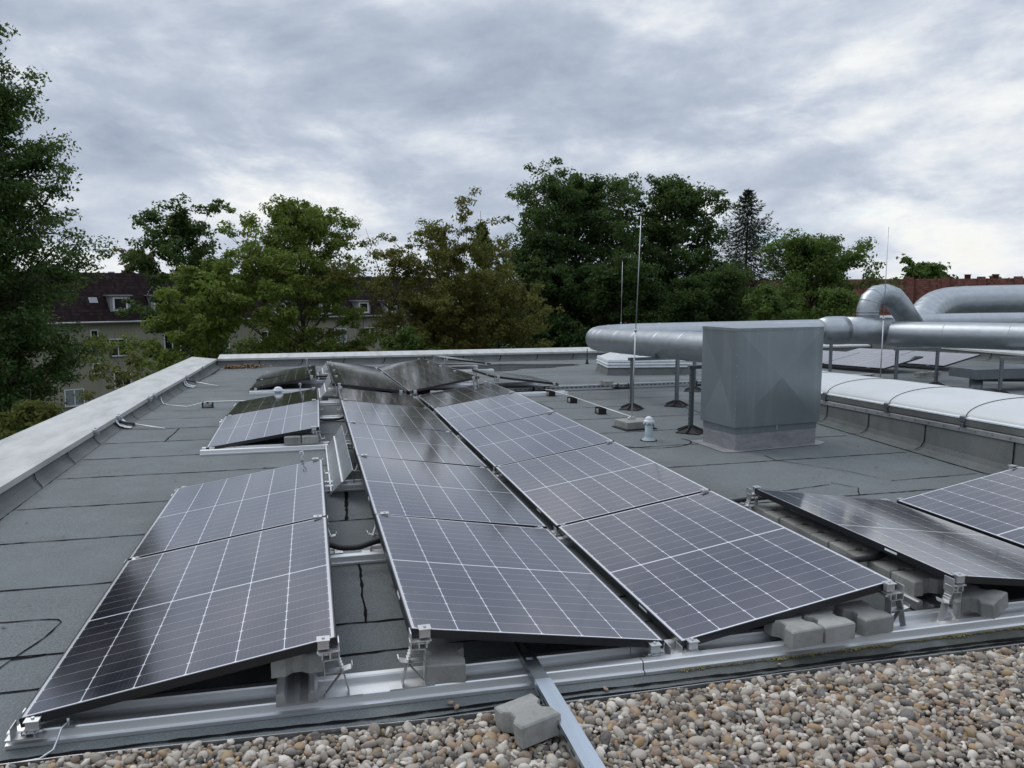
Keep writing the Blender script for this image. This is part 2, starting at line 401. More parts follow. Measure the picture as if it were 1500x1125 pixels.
for xx, a, b in ((2.0,9.3,9.5),(7.4,9.9,10.8),(-.5,5.98,6.82),(.6,4.36,4.4),(6.1,6.21,7.18),(4.3,7.18,8.1),(9.6,9.0,9.9)): strip(sm, [(xx,a),(xx+.03,b)], .010)
tag(sm.build('roof_seam', M['tar'], recalc=False), kind='structure')
# front strip of tar seam by the gravel
s2 = MB(); strip(s2, [(-.5,-.1),(.2,-.105),(.9,-.13),(1.6,-.155),(2.4,-.17),(3.2,-.19),(4.5,-.21),(6,-.24)], .013, .0055)
tag(s2.build('roof_seam', M['tar'], recalc=False), kind='structure')

# puddle of rain water near the far parapet
pm = MB(); ctr = []
for k in range(40):
    a = 2*math.pi*k/40; rr = 1 + .22*math.sin(3*a+1) + .12*math.sin(7*a)
    ctr.append((5.35 + 1.9*rr*math.cos(a), 15.7 + 1.25*rr*math.sin(a)))
vs = [(5.35, 15.7, rz(15.7)+.008)] + [(a, b, max(rz(b), -.25)+.008) for a, b in ctr]
pm.add(vs, [(0, k+1, (k+1)%40+1) for k in range(40)])
tag(pm.build('puddle_water', M['water'], recalc=False), 'dark puddle of rain water by the far parapet', 'puddle', kind='structure')

# ------------------------------------------------------------------ parapets
def parapet(name, label, path, inward, top_in, top_out, wd, joints):
    """path: list of (x,y) of the inner lip; inward: unit vector into the roof"""
    t = thing(name, label, 'parapet', (path[0][0], path[0][1], rz(path[0][1])))
    ox, oy, oz = t.location
    iv = np.array(inward, float); cop, up, lap = MB(), MB(), MB()
    def ring(mb, prof, close):
        n = len(prof); L = []
        for (px, py), dz in zip(path, [0]*len(path)):
            tz = 0
            for (o, h) in prof:
                q = np.array([px, py]) + iv*o; L.append((q[0]-ox, q[1]-oy, h(px, py)-oz))
        F = [(i*n+k, i*n+(k+1)%n, (i+1)*n+(k+1)%n, (i+1)*n+k) for i in range(len(path)-1) for k in range(n if close else n-1)]
        mb.add(L, F)
        if close: 
            mb.f += [tuple(range(n)), tuple(reversed(range((len(path)-1)*n, len(path)*n)))]; mb.sm += [False, False]
    ti, to = top_in, top_out
    ring(cop, [(0, lambda x,y: ti(x,y)-.05), (0, ti), (-wd, to), (-wd, lambda x,y: to(x,y)-.08), (-wd+.03, lambda x,y: to(x,y)-.08), (-.03, lambda x,y: ti(x,y)-.03), (-.03, lambda x,y: ti(x,y)-.05)], True)
    fl = lambda x,y: rz(y)
    ring(up, [(-.03, lambda x,y: ti(x,y)-.03), (-.025, lambda x,y: fl(x,y)+.10), (-.01, lambda x,y: fl(x,y)+.05), (.03, lambda x,y: fl(x,y)+.02), (.075, lambda x,y: fl(x,y)+.006), (.075, lambda x,y: fl(x,y)-.05), (-wd+.04, lambda x,y: fl(x,y)-.5), (-wd+.04, lambda x,y: to(x,y)-.03)], True)
    c = cop.build('coping', M['coping'], t); u = up.build('felt_upstand', M['upstand'], t)
    # overlaps of the felt on the upstand
    tv = np.array(path[-1]) - np.array(path[0]); Lh = np.linalg.norm(tv); tv = tv/Lh
    for s_ in joints:
        q0 = np.array(path[0]) + tv*s_; L = []
        zt = ti(*q0)-.045; zf = fl(*q0)
        pr = [(-.022, zt, 0), (-.018, zf+.11, 0.01), (-.001, zf+.06, .03), (.04, zf+.026, .07), (.08, zf+.012, .14)]
        for o, h, sh in pr:
            for e in (0, .018):
                q = q0 + iv*o + tv*(-sh + e); L.append((q[0]-ox, q[1]-oy, h-oz+.003))
        lap = MB(); lap.add(L, [(2*i,2*i+1,2*i+3,2*i+2) for i in range(len(pr)-1)]); lap.build('felt_lap', M['tar'], t, recalc=False)
    return t
lip = lambda x, y: .205 - .013*max(0, y-2)*1.0 if y < 18 else 0
lipz = lambda x, y: float(np.interp(y, [-9,3.4,8.6,17.6], [.19,.19,.135,-.03]))
outz = lambda x, y: float(np.interp(y, [-9,4.8,17.6], [.275,.255,.035]))
pl = parapet('parapet', 'wide weathered pale metal coping along the left roof edge', [(-1.2, yy) for yy in (-9,-5,-1,1,3.4,5,7,8.6,10.5,12.5,15,17.6)], (1,0), lipz, outz, .58,
        [10.4+k*.93 for k in range(0,17)])
lf = lambda x, y: float(np.interp(x, [-1.2, 18], [-.03, -.02]))
of = lambda x, y: float(np.interp(x, [-1.2, 18], [.035, .06]))
pf = parapet('parapet', 'long far parapet with pale coping below the trees', [(xx, 17.6) for xx in (-1.19,-.4,1,3,6,9,12,15,18.0)], (0,-1), lf, of, .58, [1.0+k*1.05 for k in range(17)])
pr_ = parapet('parapet', 'right hand parapet with thin pale coping beneath the big ducts', [(18.0, yy) for yy in (17.59,14,10,6,2,-2,-9)], (-1,0), lambda x,y: .12, lambda x,y: .18, .5, [k*1.1 for k in range(1,20)])

# coping clips
for yy in (6.05, 7.1, 8.95, 9.35, 12.5, 14.8):
    cb = MB(); cb.box(-.02,.025,-.05,.05,-.012,.026); cb.box(.005,.036,-.03,.03,-.04,.008); cb.tube([(.0,0,.026),(.0,0,.04)], .012, 8)
    c = cb.build('coping_clip', M['galv'], None, .004); c.location = (-1.19, yy, lipz(0,yy)-.01)
    where = {6.05:'nearest clip', 7.1:'above the near white strip', 8.95:'just before the bare wire', 9.35:'just past the bare wire', 12.5:'above the far white strip', 14.8:'farthest clip'}[yy]
    tag(c, f'grey metal lightning clip on the left coping edge, {where}', 'clip', 'clips on the left coping')

# ------------------------------------------------------------------ solar panels
W_, L_, H_ = 1.134, 1.722, .035
def make_panel():
    root = thing('solar_panel', 'panel', 'solar panel')
    f = MB(); lw = .006; hw, hl = W_/2, L_/2
    def frame_bar(x0,x1,y0,y1): f.box(x0,x1,y0,y1,-H_,0)
    frame_bar(-hw,hw,-hl,-hl+lw); frame_bar(-hw,hw,hl-lw,hl); frame_bar(-hw,-hw+lw,-hl+lw,hl-lw); frame_bar(hw-lw,hw,-hl+lw,hl-lw)
    f.box(-hw+.006,hw-.006,-hl+.006,-hl+.03,-H_,-H_+.002); f.box(-hw+.006,hw-.006,hl-.03,hl-.006,-H_,-H_+.002)
    f.build('frame', M['frame'], root)
    gl = MB(); gl.box(-hw+lw,hw-lw,-hl+lw,hl-lw,-.008,-.0012)
    me = gl.build('glass', M['solar'], root).data
    uvl = me.uv_layers.new(name='UVMap')
    for lo in me.loops:
        c = me.vertices[lo.vertex_index].co; uvl.data[lo.index].uv = (c.x + hw, c.y + hl)
    tg = MB(); tg.box(-hw-.0012,-hw,-.50,-.41,-.021,-.010); tg.build('type_label', M['white_plastic'], root)
    return root
panel0 = make_panel(); used = [False]
P_ = 1.7446
def place_panel(Ln, Hn, Lf, Hf, label, group):
    """corner positions: left near, right near, left far, right far (module top)"""
    a, b, c, d_ = map(np.array, (Ln, Hn, Lf, Hf))
    o = panel0 if not used[0] else copy_tree(panel0); used[0] = True
    ctr = (a+b+c+d_)/4; ex = (b-a)+(d_-c); ey = (c-a)+(d_-b)
    ey /= np.linalg.norm(ey); ex -= ey*(ex@ey); ex /= np.linalg.norm(ex); ez = np.cross(ex, ey)
    from mathutils import Matrix
    m = Matrix(((ex[0],ey[0],ez[0],ctr[0]),(ex[1],ey[1],ez[1],ctr[1]),(ex[2],ey[2],ez[2],ctr[2]),(0,0,0,1)))
    o.matrix_world = m; o.rotation_mode = 'XYZ'
    tag(o, label, 'solar panel', group)
    return o
ORD = ['nearest','second','third','fourth','fifth','sixth','seventh']
JOINTS = []     # (x, y, z, side kind, row phrase, joint word)
def row(y0, n, left, right, phrase, labels, kind):
    """left/right: lists of (x,z) at the n+1 joints; kind 'up' rises to the right, 'down' falls to the right"""
    for k in range(n):
        f = (L_/P_)
        ya, yb = y0+k*P_, y0+k*P_+L_
        L0, L1 = np.array(left[k]), np.array(left[k+1]); R0, R1 = np.array(right[k]), np.array(right[k+1])
        L1 = L0+(L1-L0)*f; R1 = R0+(R1-R0)*f
        place_panel((L0[0],ya,L0[1]),(R0[0],ya,R0[1]),(L1[0],yb,L1[1]),(R1[0],yb,R1[1]), labels[k], 'solar panels on the flat roof')
    for k in range(n+1):
        y = y0 - .014 if k == 0 else (y0+k*P_-P_+L_+.014 if k == n else y0+k*P_-.011)
        jw = 'near end' if k == 0 else ('far end' if k == n else ORD[k]+' joint')
        end = -1 if k == 0 else (1 if k == n else 0)
        JOINTS.append((left[k][0], y, left[k][1], ('low','L') if kind == 'up' else ('high','L'), phrase, jw, end))
        JOINTS.append((right[k][0], y, right[k][1], ('high','R') if kind == 'up' else ('low','R'), phrase, jw, end))
row(0, 2, [(.0,.100),(.005,.102),(.012,.090)], [(1.121,.283),(1.120,.277),(1.121,.267)], 'the front left pair',
    ['large solar panel in the front left corner, dark tree reflection on its low edge', 'solar panel directly behind the front left corner panel, pale grey sheen'], 'up')
row(3*P_, 2, [(.019,.066),(.040,.128),(.045,.062)], [(1.121,.239),(1.135,.287),(1.140,.227)], 'the middle left pair',
    ['bright sky-reflecting panel of the middle left pair, black gap under its near edge', 'dark panel of the middle left pair, in front of the white roof vent'], 'up')
row(9+P_, 2, [(.095,.01),(.10,-.028),(.113,-.063)], [(1.121,.197),(1.11,.122),(1.101,.045)], 'the far left pair',
    ['dark nearer panel of the far left pair, behind the white roof vent', 'dark farther panel of the far left pair, closest to the roof corner'], 'up')
row(0, 5, [(1.418,.285),(1.422,.268),(1.418,.277),(1.420,.272),(1.421,.277),(1.428,.228)], [(2.528,.096),(2.519,.096),(2.515,.113),(2.518,.122),(2.522,.126),(2.56,.067)], 'the long row falling rightwards',
    ['large front middle panel above the galvanised channel, falling to the right', 'second panel back in the row above the galvanised channel', 'third panel back in the row falling right, streaky grey reflections',
     'fourth panel back in the row falling right, beside the leaning deflector sheet', 'short-looking last panel of the near row falling right, next to a black gap'], 'down')
row(0, 5, [(2.610,.090),(2.594,.099),(2.592,.115),(2.606,.118),(2.612,.126),(2.62,.062)], [(3.733,.256),(3.709,.272),(3.700,.286),(3.682,.294),(3.684,.298),(3.730,.239)], 'the long centre row rising rightwards',
    ['large front panel with three concrete blocks under its right corner', 'second panel back in the centre row rising right', 'third panel back in the centre row rising right, level with the roof vent pipe',
     'pale lavender fourth panel back in the centre row, beside the wire holders', 'dark last panel of the near centre row, behind the pale lavender one'], 'up')
row(0, 1, [(4.037,.258),(4.017,.266)], [(5.190,.092),(5.197,.097)], 'the right hand panel over the paver row', ['grey streaked panel at the right, above the row of concrete pavers'], 'down')
row(0, 1, [(5.235,.092),(5.239,.094)], [(6.345,.286),(6.349,.290)], 'the panel cut by the right picture edge', ['panel at the far right of the near array, rising toward the rooflight'], 'up')
def lin(a, b, n): return [tuple(np.array(a)+(np.array(b)-np.array(a))*i/n) for i in range(n+1)]
row(9, 4, lin((1.421,.25),(1.472,-.012),4), lin((2.45,.112),(2.50,-.158),4), 'the far block falling rightwards',
    ['nearest dark panel of the far block falling right, black gap beneath', 'second dark panel of the far block falling right', 'third dark panel of the far block falling right', 'last dark panel of the far block falling right, by the parapet'], 'down')
row(9, 4, lin((2.57,.107),(2.662,-.168),4), lin((3.60,.294),(3.68,.008),4), 'the far block rising rightwards',
    ['nearest shiny panel of the far block rising right, silver streaks', 'second shiny panel of the far block rising right', 'third shiny panel of the far block rising right', 'last shiny panel of the far block rising right, by the parapet'], 'up')
row(9.2, 1, [(3.95,.272),(3.96,.225)], [(5.00,.135),(5.02,.062)], 'the single panel by the cable tray', ['flat looking dark panel beside the cable tray, behind the centre row'], 'down')
row(9+3*P_, 1, [(3.98,.165),(4.02,.09)], [(4.98,.022),(5.0,-.045)], 'the single panel by the puddle', ['thin dark panel nearest the rain puddle and far parapet'], 'down')

# right hand array behind the barrel rooflight (another bank, reflecting the white sky)
def bank(y0, x0, dx, label):
    z0 = rz(y0)
    return label
B0 = np.array([12.70,10.75]); ey = np.array([-.12,.993]); ex = np.array([.993,.12])
for r_ in range(2):
    for k in range(2):
        a = B0 + ex*(r_*1.62 + .12*r_) + ey*(k*P_)
        z0 = .12 + rz(a[1]); z1 = z0 + .22
        q = [a, a+ex*1.12, a+ey*L_, a+ey*L_+ex*1.12]
        lab = [['pale panel behind the rooflight, front row near the concrete block', 'pale panel behind the rooflight, front row beside the housing'],
               ['pale panel behind the rooflight, back row under the duct frame', 'pale panel behind the rooflight, farthest of the back row']][r_][k]
        place_panel((*q[0],z0),(*q[1],z1),(*q[2],z0+rz(q[2][1])-rz(a[1])),(*q[3],z1+rz(q[2][1])-rz(a[1])), lab, 'solar panels on the flat roof')

# brackets: tall ones under the high edges, low ones in the troughs; origin at the module edge, z = module top
def make_bracket(tall, side):
    s = 1 if side == 'R' else -1            # +1: trough/ridge lies to the right (+x) of the module edge
    root = thing('clamp_bracket', 'bracket', 'bracket')
    T = -.232 if tall else -.056            # down to the base rail
    cl = MB(); cl.box(min(-s*.072,-s*.028),max(-s*.072,-s*.028),-.012,.012,-.036,.004); cl.box(min(-s*.075,-s*.025),max(-s*.075,-s*.025),-.024,.024,.0012,.0045)
    cl.tube([(-s*.05,0,.0045),(-s*.05,0,.011)], .006, 8)
    c = cl.build('clamp', M['clamp'], root)
    if tall:
        hd = MB(); hd.box(min(-s*.075,s*.012),max(-s*.075,s*.012),-.022,.022,-.048,-.044)
        hd.box(min(-s*.058,-s*.052),max(-s*.058,-s*.052),-.022,.022,-.075,-.048); hd.box(min(-s*.028,-s*.022),max(-s*.028,-s*.022),-.022,.022,-.075,-.048)
        hd.tube([(-s*.07,0,-.062),(-s*.012,0,-.062)], .006, 8); hd.box(min(s*.006,s*.010),max(s*.006,s*.010),-.03,.03,-.075,-.005)
        hd.bar((-s*.05,0,-.08),(s*.01,0,-.076),.044,.004)
        hd.build('head', M['alu'], root)
        lg = MB(); lg.bar((-s*.05,0,-.078),(-s*.046,0,T),.042,.003,(1,0,0)); lg.build('leg', M['alu_dull'], root)
        lg = MB(); lg.bar((s*.002,0,-.078),(s*.022,0,-.135),.042,.003,(1,0,.3)); lg.bar((s*.022,0,-.135),(s*.046,0,T),.042,.003,(1,0,.3)); lg.build('leg', M['alu_dull'], root)
        br = MB(); br.bar((s*.02,0,-.132),(-s*.047,0,-.132),.04,.003); br.bar((s*.02,0,-.138),(-s*.044,0,T+.012),.022,.003,(1,0,.5))
        br.build('brace', M['alu_dull'], root)
        tb = MB(); tb.bar((s*.02,0,-.130),(s*.056,0,-.122),.042,.003); tb.bar((s*.054,0,-.122),(s*.058,0,-.107),.042,.003,(1,0,0)); tb.bar((s*.006,0,-.08),(s*.02,0,-.128),.044,.004,(1,0,.5))
        for q in range(4): tb.bar((s*(.008+.004*q),-.022,-.083-.012*q),(s*(.008+.004*q),.022,-.083-.012*q),.008,.006)
        tb.build('spring_tab', M['alu'], root)
        ft = MB(); ft.box(min(-s*.085,s*.095),max(-s*.085,s*.095),-.03,.03,T,T+.004); ft.build('foot_plate', M['alu'], root)
    else:
        u = MB(); u.box(min(-s*.09,s*.035),max(-s*.09,s*.035),-.03,.03,T,T+.004)
        u.box(min(s*.012,s*.015),max(s*.012,s*.015),-.03,.03,T+.004,-.008)
        u.box(min(-s*.062,-s*.058),max(-s*.062,-s*.058),-.028,.028,T+.004,-.037); u.box(min(-s*.034,-s*.030),max(-s*.034,-s*.030),-.028,.028,T+.004,-.037)
        u.box(min(-s*.07,-s*.02),max(-s*.07,-s*.02),-.024,.024,-.041,-.037); u.tube([(-s*.08,0,-.046),(-s*.01,0,-.046)], .006, 8)
        u.build('base_channel', M['alu_dull'], root)
    return root
BR = {}
for x_, y_, z_, (kd, sd), phrase, jw, end in JOINTS:
    key = (kd, sd)
    if key not in BR: BR[key] = make_bracket(kd == 'high', sd); o = BR[key]
    else: o = copy_tree(BR[key])
    o.location = (x_, y_, z_)
    lab = f"{'tall silver bracket under the high edge' if kd=='high' else 'low silver clamp at the low edge'} of {phrase}, {jw}"
    ws = lab.split()
    if len(ws) > 16: lab = lab.replace('tall silver bracket under the high edge', 'tall bracket at high edge').replace('low silver clamp at the low edge', 'low clamp at low edge')
    tag(o, lab, 'bracket', 'clamp brackets holding the solar panels')

# base rails, running across below each joint
def rail(name_label, x0, x1, y, rot=-.03, dz=0):
    f = MB()
    prof = [(-.095,0),(-.095,.014),(-.078,.017),(-.074,.047),(-.069,.051),(-.034,.051),(-.030,.045),(-.028,.022),(.012,.020),(.014,.026),(.02,.026),(.022,.020),(.068,.022),(.070,.045),(.074,.051),(.102,.051),(.106,.046),(.108,.016),(.122,.013),(.122,0)]
    f.prism(prof, 'x', 0, x1-x0)
    o = f.build('base_rail', M['alu'], None); o.location = (x0, y, rz(y)+.002+dz); o.rotation_euler = (0,0,rot)
    return tag(o, name_label, 'rail', 'aluminium base rails under the panels')
rail('long bright aluminium base rail along the gravel edge, left part', -.04, 2.40, .075, -.030)
rail('long aluminium base rail along the gravel edge, mossy right part', 2.402, 7.0, .0, -.012)
for k, (x0, x1, nm) in enumerate([(-.02,4.05,'below the first joint with the black hose'),(-.02,4.0,'below the second joint, in front of the leaning sheet'),
        (-.03,4.0,'under the near end of the middle left pair'),(-.03,4.0,'across the gap beside the middle left pair'),(-.02,4.0,'at the back end of the near rows')]):
    rail('aluminium base rail '+nm, x0, x1, (k+1)*P_-.05, -.008)
for k, (x0, x1, nm) in enumerate([(1.3,5.1,'at the front of the far block'),(.05,5.1,'under the near end of the far left pair'),(.06,3.9,'under the middle of the far left pair'),(.06,5.1,'at the far end of the far left pair'),(1.35,5.1,'closest to the far parapet')]):
    rail('aluminium base rail '+nm, x0, x1, 9+k*P_-.02, 0, 0)

# ------------------------------------------------------------------ concrete pavers (double T shape)
def paver_mesh():
    a, hw, wv = .10, .083, .058
    o = [(-a,-hw),(-a*.44,-hw),(-a*.18,-wv),(a*.18,-wv),(a*.44,-hw),(a,-hw),(a,hw),(a*.44,hw),(a*.18,wv),(-a*.18,wv),(-a*.44,hw),(-a,hw)]
    m = MB(); n = len(o); h = .078; c = .006
    ins = [(x*(1-.055), y*(1-.07)) for x, y in o]
    L = [(x,y,0) for x,y in o] + [(x,y,h-c) for x,y in o] + [(x,y,h) for x,y in ins]
    F = [tuple(reversed(range(n)))] + [(k,(k+1)%n,n+(k+1)%n,n+k) for k in range(n)] + [(n+k,n+(k+1)%n,2*n+(k+1)%n,2*n+k) for k in range(n)] + [tuple(range(2*n,3*n))]
    m.add(L, F); return m
pv0 = paver_mesh().build('paver', M['concrete']); pvu = [False]
def paver(x, y, z, rot, label, tilt=(0,0), group='double T concrete pavers used as ballast'):
    o = pv0 if not pvu[0] else pv0.copy()
    if pvu[0]: COL.objects.link(o)
    pvu[0] = True; o.location = (x,y,z); o.rotation_euler = (tilt[0], tilt[1], rot)
    return tag(o, label, 'paver', group)
paver(.965,.16,.105, R(2), 'grey concrete paver on a metal tray under the front left panel', (0,0))
paver(1.56,.06,.054, R(82), 'concrete paver standing beside the front bracket of the middle panel', (0,0))
paver(1.79,-.42,.035, R(105), 'loose concrete paver lying on the pebbles beside the channel', (R(-4),R(5)))
paver(3.16,-.03,.055, R(95), 'left paver of the touching pair below the centre panel')
paver(3.335,-.02,.055, R(95), 'right paver of the touching pair below the centre panel')
paver(3.56,.0,.055, R(96), 'single paver right of the touching pair, beside the bracket')
paver(4.27,.03,.055, R(112), 'tilted paver behind the bracket of the right panel', (R(-9),R(4)))
for k in range(9):
    paver(4.135 + rnd.uniform(-.008,.008), .30+k*.171, .062, R(0+rnd.uniform(-2,2)),
          f"paver in the shaded row under the right panel, {['nearest','second','third','fourth','middle','fourth from the far end','third from the far end','second from the far end','farthest'][k]} one".replace('middle one','the middle one'))
paver(.855,5.25,.075, R(90), 'left paver of two under the bright middle left panel')
paver(1.03,5.26,.075, R(90), 'right paver of two under the bright middle left panel')
paver(6.02,9.55,rz(9.5)+.075, R(95), 'pale paver weighing down the cable tray')
for i,(xx,yy,l) in enumerate([(2.95,8.86,'small pale paver left of two between the centre blocks'),(3.55,8.93,'pale paver behind the last centre panel, under its ridge')]): paver(xx,yy,rz(yy)+.06,R(3),l)
paver(12.75,9.75,rz(9.7)+.03,R(0),'left paver in front of the pale panels'); paver(13.1,9.8,rz(9.7)+.03,R(8),'right paver in front of the pale panels')

# ballast trays
def tray(x0,x1,y0,y1,z0,label,axis='x'):
    t = MB(); w_ = (y1-y0)
    prof = [(0,0),(0,.045),(.012,.05),(.03,.05),(.038,.008),(w_*.5-.012,.008),(w_*.5-.008,.016),(w_*.5+.008,.016),(w_*.5+.012,.008),(w_-.038,.008),(w_-.03,.05),(w_-.012,.05),(w_,.045),(w_,0)]
    t.prism(prof, 'x', 0, x1-x0)
    o = t.build('ballast_tray', M['alu_dull']); o.location = (x0,y0,z0)
    return tag(o, label, 'tray', 'metal ballast trays')
o = tray(0,1.0,0,.155,0,'ribbed metal ballast tray jutting out below the front left paver'); o.location = (1.045,-.065,.055); o.rotation_euler = (0,0,R(90))
o = tray(0,1.75,0,.22,0,'long metal ballast tray holding the row of shaded pavers'); o.location = (4.235,.16,.012); o.rotation_euler = (0,0,R(90))

# galvanised channel laid out over the rail and the pebbles
ch = thing('galvanised_channel', 'long bare galvanised steel channel running out over the pebbles', 'channel', (1.915,-.2,.056))
def uprof(wd,h,t): return [(-wd/2,0),(-wd/2+t,0),(-wd/2+t,h-t),(wd/2-t,h-t),(wd/2-t,0),(wd/2,0),(wd/2,h),(-wd/2,h)]
c1 = MB(); c1.prism(uprof(.066,.04,.002),'y',-1.1,.02); c1.build('outer_channel', m_metal('bright_zinc', (.62,.68,.74), .3, .12, stretch=(4,.4,4)), ch)
c2 = MB(); wv = .058
for s_ in (-1,1): c2.box(s_*wv/2-.001, s_*wv/2+.001, -.05, .6, 0, .036)
c2.box(-wv/2+.001,-wv/2+.012,.2,.6,.034,.036); c2.box(wv/2-.012,wv/2-.001,.2,.6,.034,.036); c2.box(-wv/2+.001,wv/2-.001,-.05,.2,.034,.036)
c2.build('slotted_inner_channel', M['galv_dark'], ch)
for k in range(12):
    for s_ in (-1,1):
        c3 = MB(); c3.box(s_*.0335-.0006, s_*.0335+.0006, -1.0+k*.085, -.96+k*.085, .014, .024); c3.build('slot', M['black_plastic'], ch)
ch.rotation_euler = (R(-1.0),0,R(-1))

# leaning deflector sheets in the ridge gap
def deflector(x, y, z, ln, hgt, label):
    t = thing('wind_deflector', label, 'deflector', (x,y,z))
    a = MB(); a.add([(0,0,0),(.075,-.10,.10),(.075,ln-.10,.10),(0,ln,0),(.004,0,0),(.079,-.10,.10),(.079,ln-.10,.10),(.004,ln,0)],[(0,1,2,3),(7,6,5,4),(0,4,5,1),(1,5,6,2),(2,6,7,3),(3,7,4,0)]); a.build('lower_sheet', M['galv'], t)
    b = MB(); b.add([(.080,-.10,.10),(.155,-.22,hgt),(.155,ln-.12,hgt),(.080,ln-.1,.10),(.084,-.10,.10),(.159,-.22,hgt),(.159,ln-.12,hgt),(.084,ln-.1,.10)],[(0,1,2,3),(7,6,5,4),(0,4,5,1),(1,5,6,2),(2,6,7,3),(3,7,4,0)]); b.build('upper_sheet', M['galv'], t)
    c = MB(); c.bar((.078,-.12,.107),(.078,ln-.12,.107),.014,.014); c.bar((-.006,0,.0),(-.006,ln,0),.012,.03); c.build('edge_strip', M['alu'], t)
    return tag(t, group='leaning wind deflector sheets')
deflector(1.19,3.20,.045,2.0,.225,'nearest leaning blue grey metal deflector sheet between the rows')
deflector(1.185,9.0,.03,1.15,.28,'middle leaning metal deflector sheet, beside the roof vent')
deflector(1.21,12.5,-.06,1.3,.22,'farthest small leaning metal deflector sheet near the parapet')

# black hoses across the gaps
def hose(pts, label, r=.017):
    P = np.array(pts, float); tt = np.linspace(0,1,len(P)); q = np.linspace(0,1,60)
    from numpy import interp
    C = np.stack([interp(q,tt,P[:,i]) for i in range(3)],1)
    for _ in range(6): C[1:-1] = (C[:-2]+2*C[1:-1]+C[2:])/4
    m = MB(); m.tube(C, [r*(1.04 if i%2 else .96) for i in range(60)], 10)
    return tag(m.build('cable_hose', M['rubber']), label, 'hose', 'black cable hoses')
hose([(.9,1.60,.16),(1.13,1.57,.15),(1.2,1.53,.135),(1.3,1.52,.135),(1.42,1.56,.155),(1.55,1.6,.16),(1.8,1.62,.13)], 'black cable hose sagging across the gap between the front rows')
hose([(3.6,1.86,.13),(3.9,1.84,.14),(4.1,1.85,.15),(4.3,1.86,.15),(4.7,1.86,.11)], 'straight black cable hose at the back of the right panel')
hose([(3.7,.56,.14),(4.0,.55,.155),(4.1,.56,.155),(4.25,.62,.17),(4.5,.7,.12)], 'curved black cable hose over the row of pavers')
hose([(1.0,6.85,.07),(1.2,6.75,.06),(1.35,6.75,.06),(1.6,6.9,.1)], 'thin black cable hose beside the middle left pair', .013)
hose([(1.0,12.4,.03),(1.2,12.3,.02),(1.35,12.3,.02),(1.6,12.4,.05)], 'black cable hose in the far ridge gap', .016)

# earthing clips and wires
def hook(x,y,z,label,h=.09):
    t = thing('earthing_clip', label, 'clip', (x,y,z), group='earthing clips on the panel edges')
    a = MB(); a.tube([(0,0,0),(0,0,h*.55)], .005, 8); a.box(-.012,.012,-.008,.008,0,.022); a.build('stem', M['steel_rod'], t)
    b = MB(); b.tube([(0,0,h*.5),(.012,0,h*.75),(.006,0,h),(-.012,0,h*.95),(-.016,0,h*.7)], .006, 8); b.build('loop', M['white_plastic'], t)
hook(.965,3.51,.24,'silver earthing clip at the back edge of the front left pair')
hook(.90,8.75,.20,'silver earthing clip at the back edge of the middle left pair',.10)
hook(.98,14.26,.03,'tall silver earthing clip on the far left pair',.20)
ew = MB(); ew.tube([(.19,.035,.06),(.155,-.0,.066),(.145,-.03,.062),(.14,-.06,.04),(.133,-.09,.018),(.10,-.125,.010),(.0,-.135,.010),(-.4,-.15,.010),(-.8,-.16,.010)], .0045, 8)
ew.tube([(.16,.0,.056),(.16,.0,.085)], .006, 6); ew.box(.14,.185,-.015,.02,.052,.062)
tag(ew.build('earthing_wire', M['steel_rod']), 'bare earthing wire bolted to the front left rail end', 'wire')

# ------------------------------------------------------------------ lightning rods, wire holders, left wire
def rod(x,y,z,top,lean,label,slab=None):
    t = thing('lightning_rod', label, 'lightning rod', (x,y,z), group='lightning rods')
    a = MB(); a.tube([(0,0,0),(lean*.45,0,(top-z)*.45)], .009, 8); a.build('lower_rod', M['steel_rod'], t)
    b = MB(); b.tube([(lean*.44,0,(top-z)*.44),(lean,0,top-z)], .0055, 8); b.lathe([(.0,.0),(.016,.0),(.016,.03),(.0,.035)], (lean*.44,0,(top-z)*.44), 8); b.build('upper_rod', M['steel_rod'], t)
    c = MB(); c.box(-.03,.03,-.02,.02,0,.035); c.tube([(-.05,0,.02),(.05,0,.02)], .009, 8); c.build('clamp', M['alu'], t)
r1 = rod(4.76,5.54,.11,2.50,.075,'tall near lightning rod standing in a concrete slab')
rod(7.70,13.0,-.12,2.29,.02,'thin lightning rod behind the elbow of the round duct')
rod(10.27,7.94,-.02,2.69,.0,'tall lightning rod behind the barrel rooflight')
sb = MB(); sb.prism([(-.18,-.15),(.2,-.15),(.2,.15),(-.18,.15)],'z',0,.085); s_ = sb.build('concrete_slab', M['concrete'], None, .008); s_.location = (4.77,5.5,rz(5.5)+.012); s_.rotation_euler = (0,0,R(8))
tag(s_, 'square concrete slab holding the near lightning rod', 'slab')
mt = MB(); mt.box(-.2,.22,-.17,.17,0,.01); o = mt.build('rubber_mat', M['rubber']); o.location = (4.77,5.5,rz(5.5)+.001); o.rotation_euler = (0,0,R(8)); tag(o,'thin black mat beneath the lightning rod slab','mat')
def holder(x,y,label,rot=0):
    t = thing('wire_holder', label, 'wire holder', (x,y,rz(y)), rot, 'black roof wire holders')
    a = MB(); a.box(-.075,.075,-.06,.06,0,.012); a.box(-.075,-.06,-.055,.055,.012,.085); a.box(.06,.075,-.055,.055,.012,.085); a.build('cradle', M['black_plastic'], t, .004)
    b = MB(); b.box(-.058,.058,-.05,.05,.013,.062); b.build('ballast_block', M['concrete'], t, .006)
    c = MB(); c.box(-.012,.012,-.03,.03,.063,.09); c.build('wire_clip', M['black_plastic'], t)
holder(-.40,8.88,'lone wire holder on the open felt left of the middle pair')
for (xx,yy,l) in ((4.79,8.85,'farthest'),(4.80,7.83,'middle'),(4.78,6.61,'nearest')): holder(xx,yy,f'{l} of three black wire holders leading to the lightning rod',R(90))
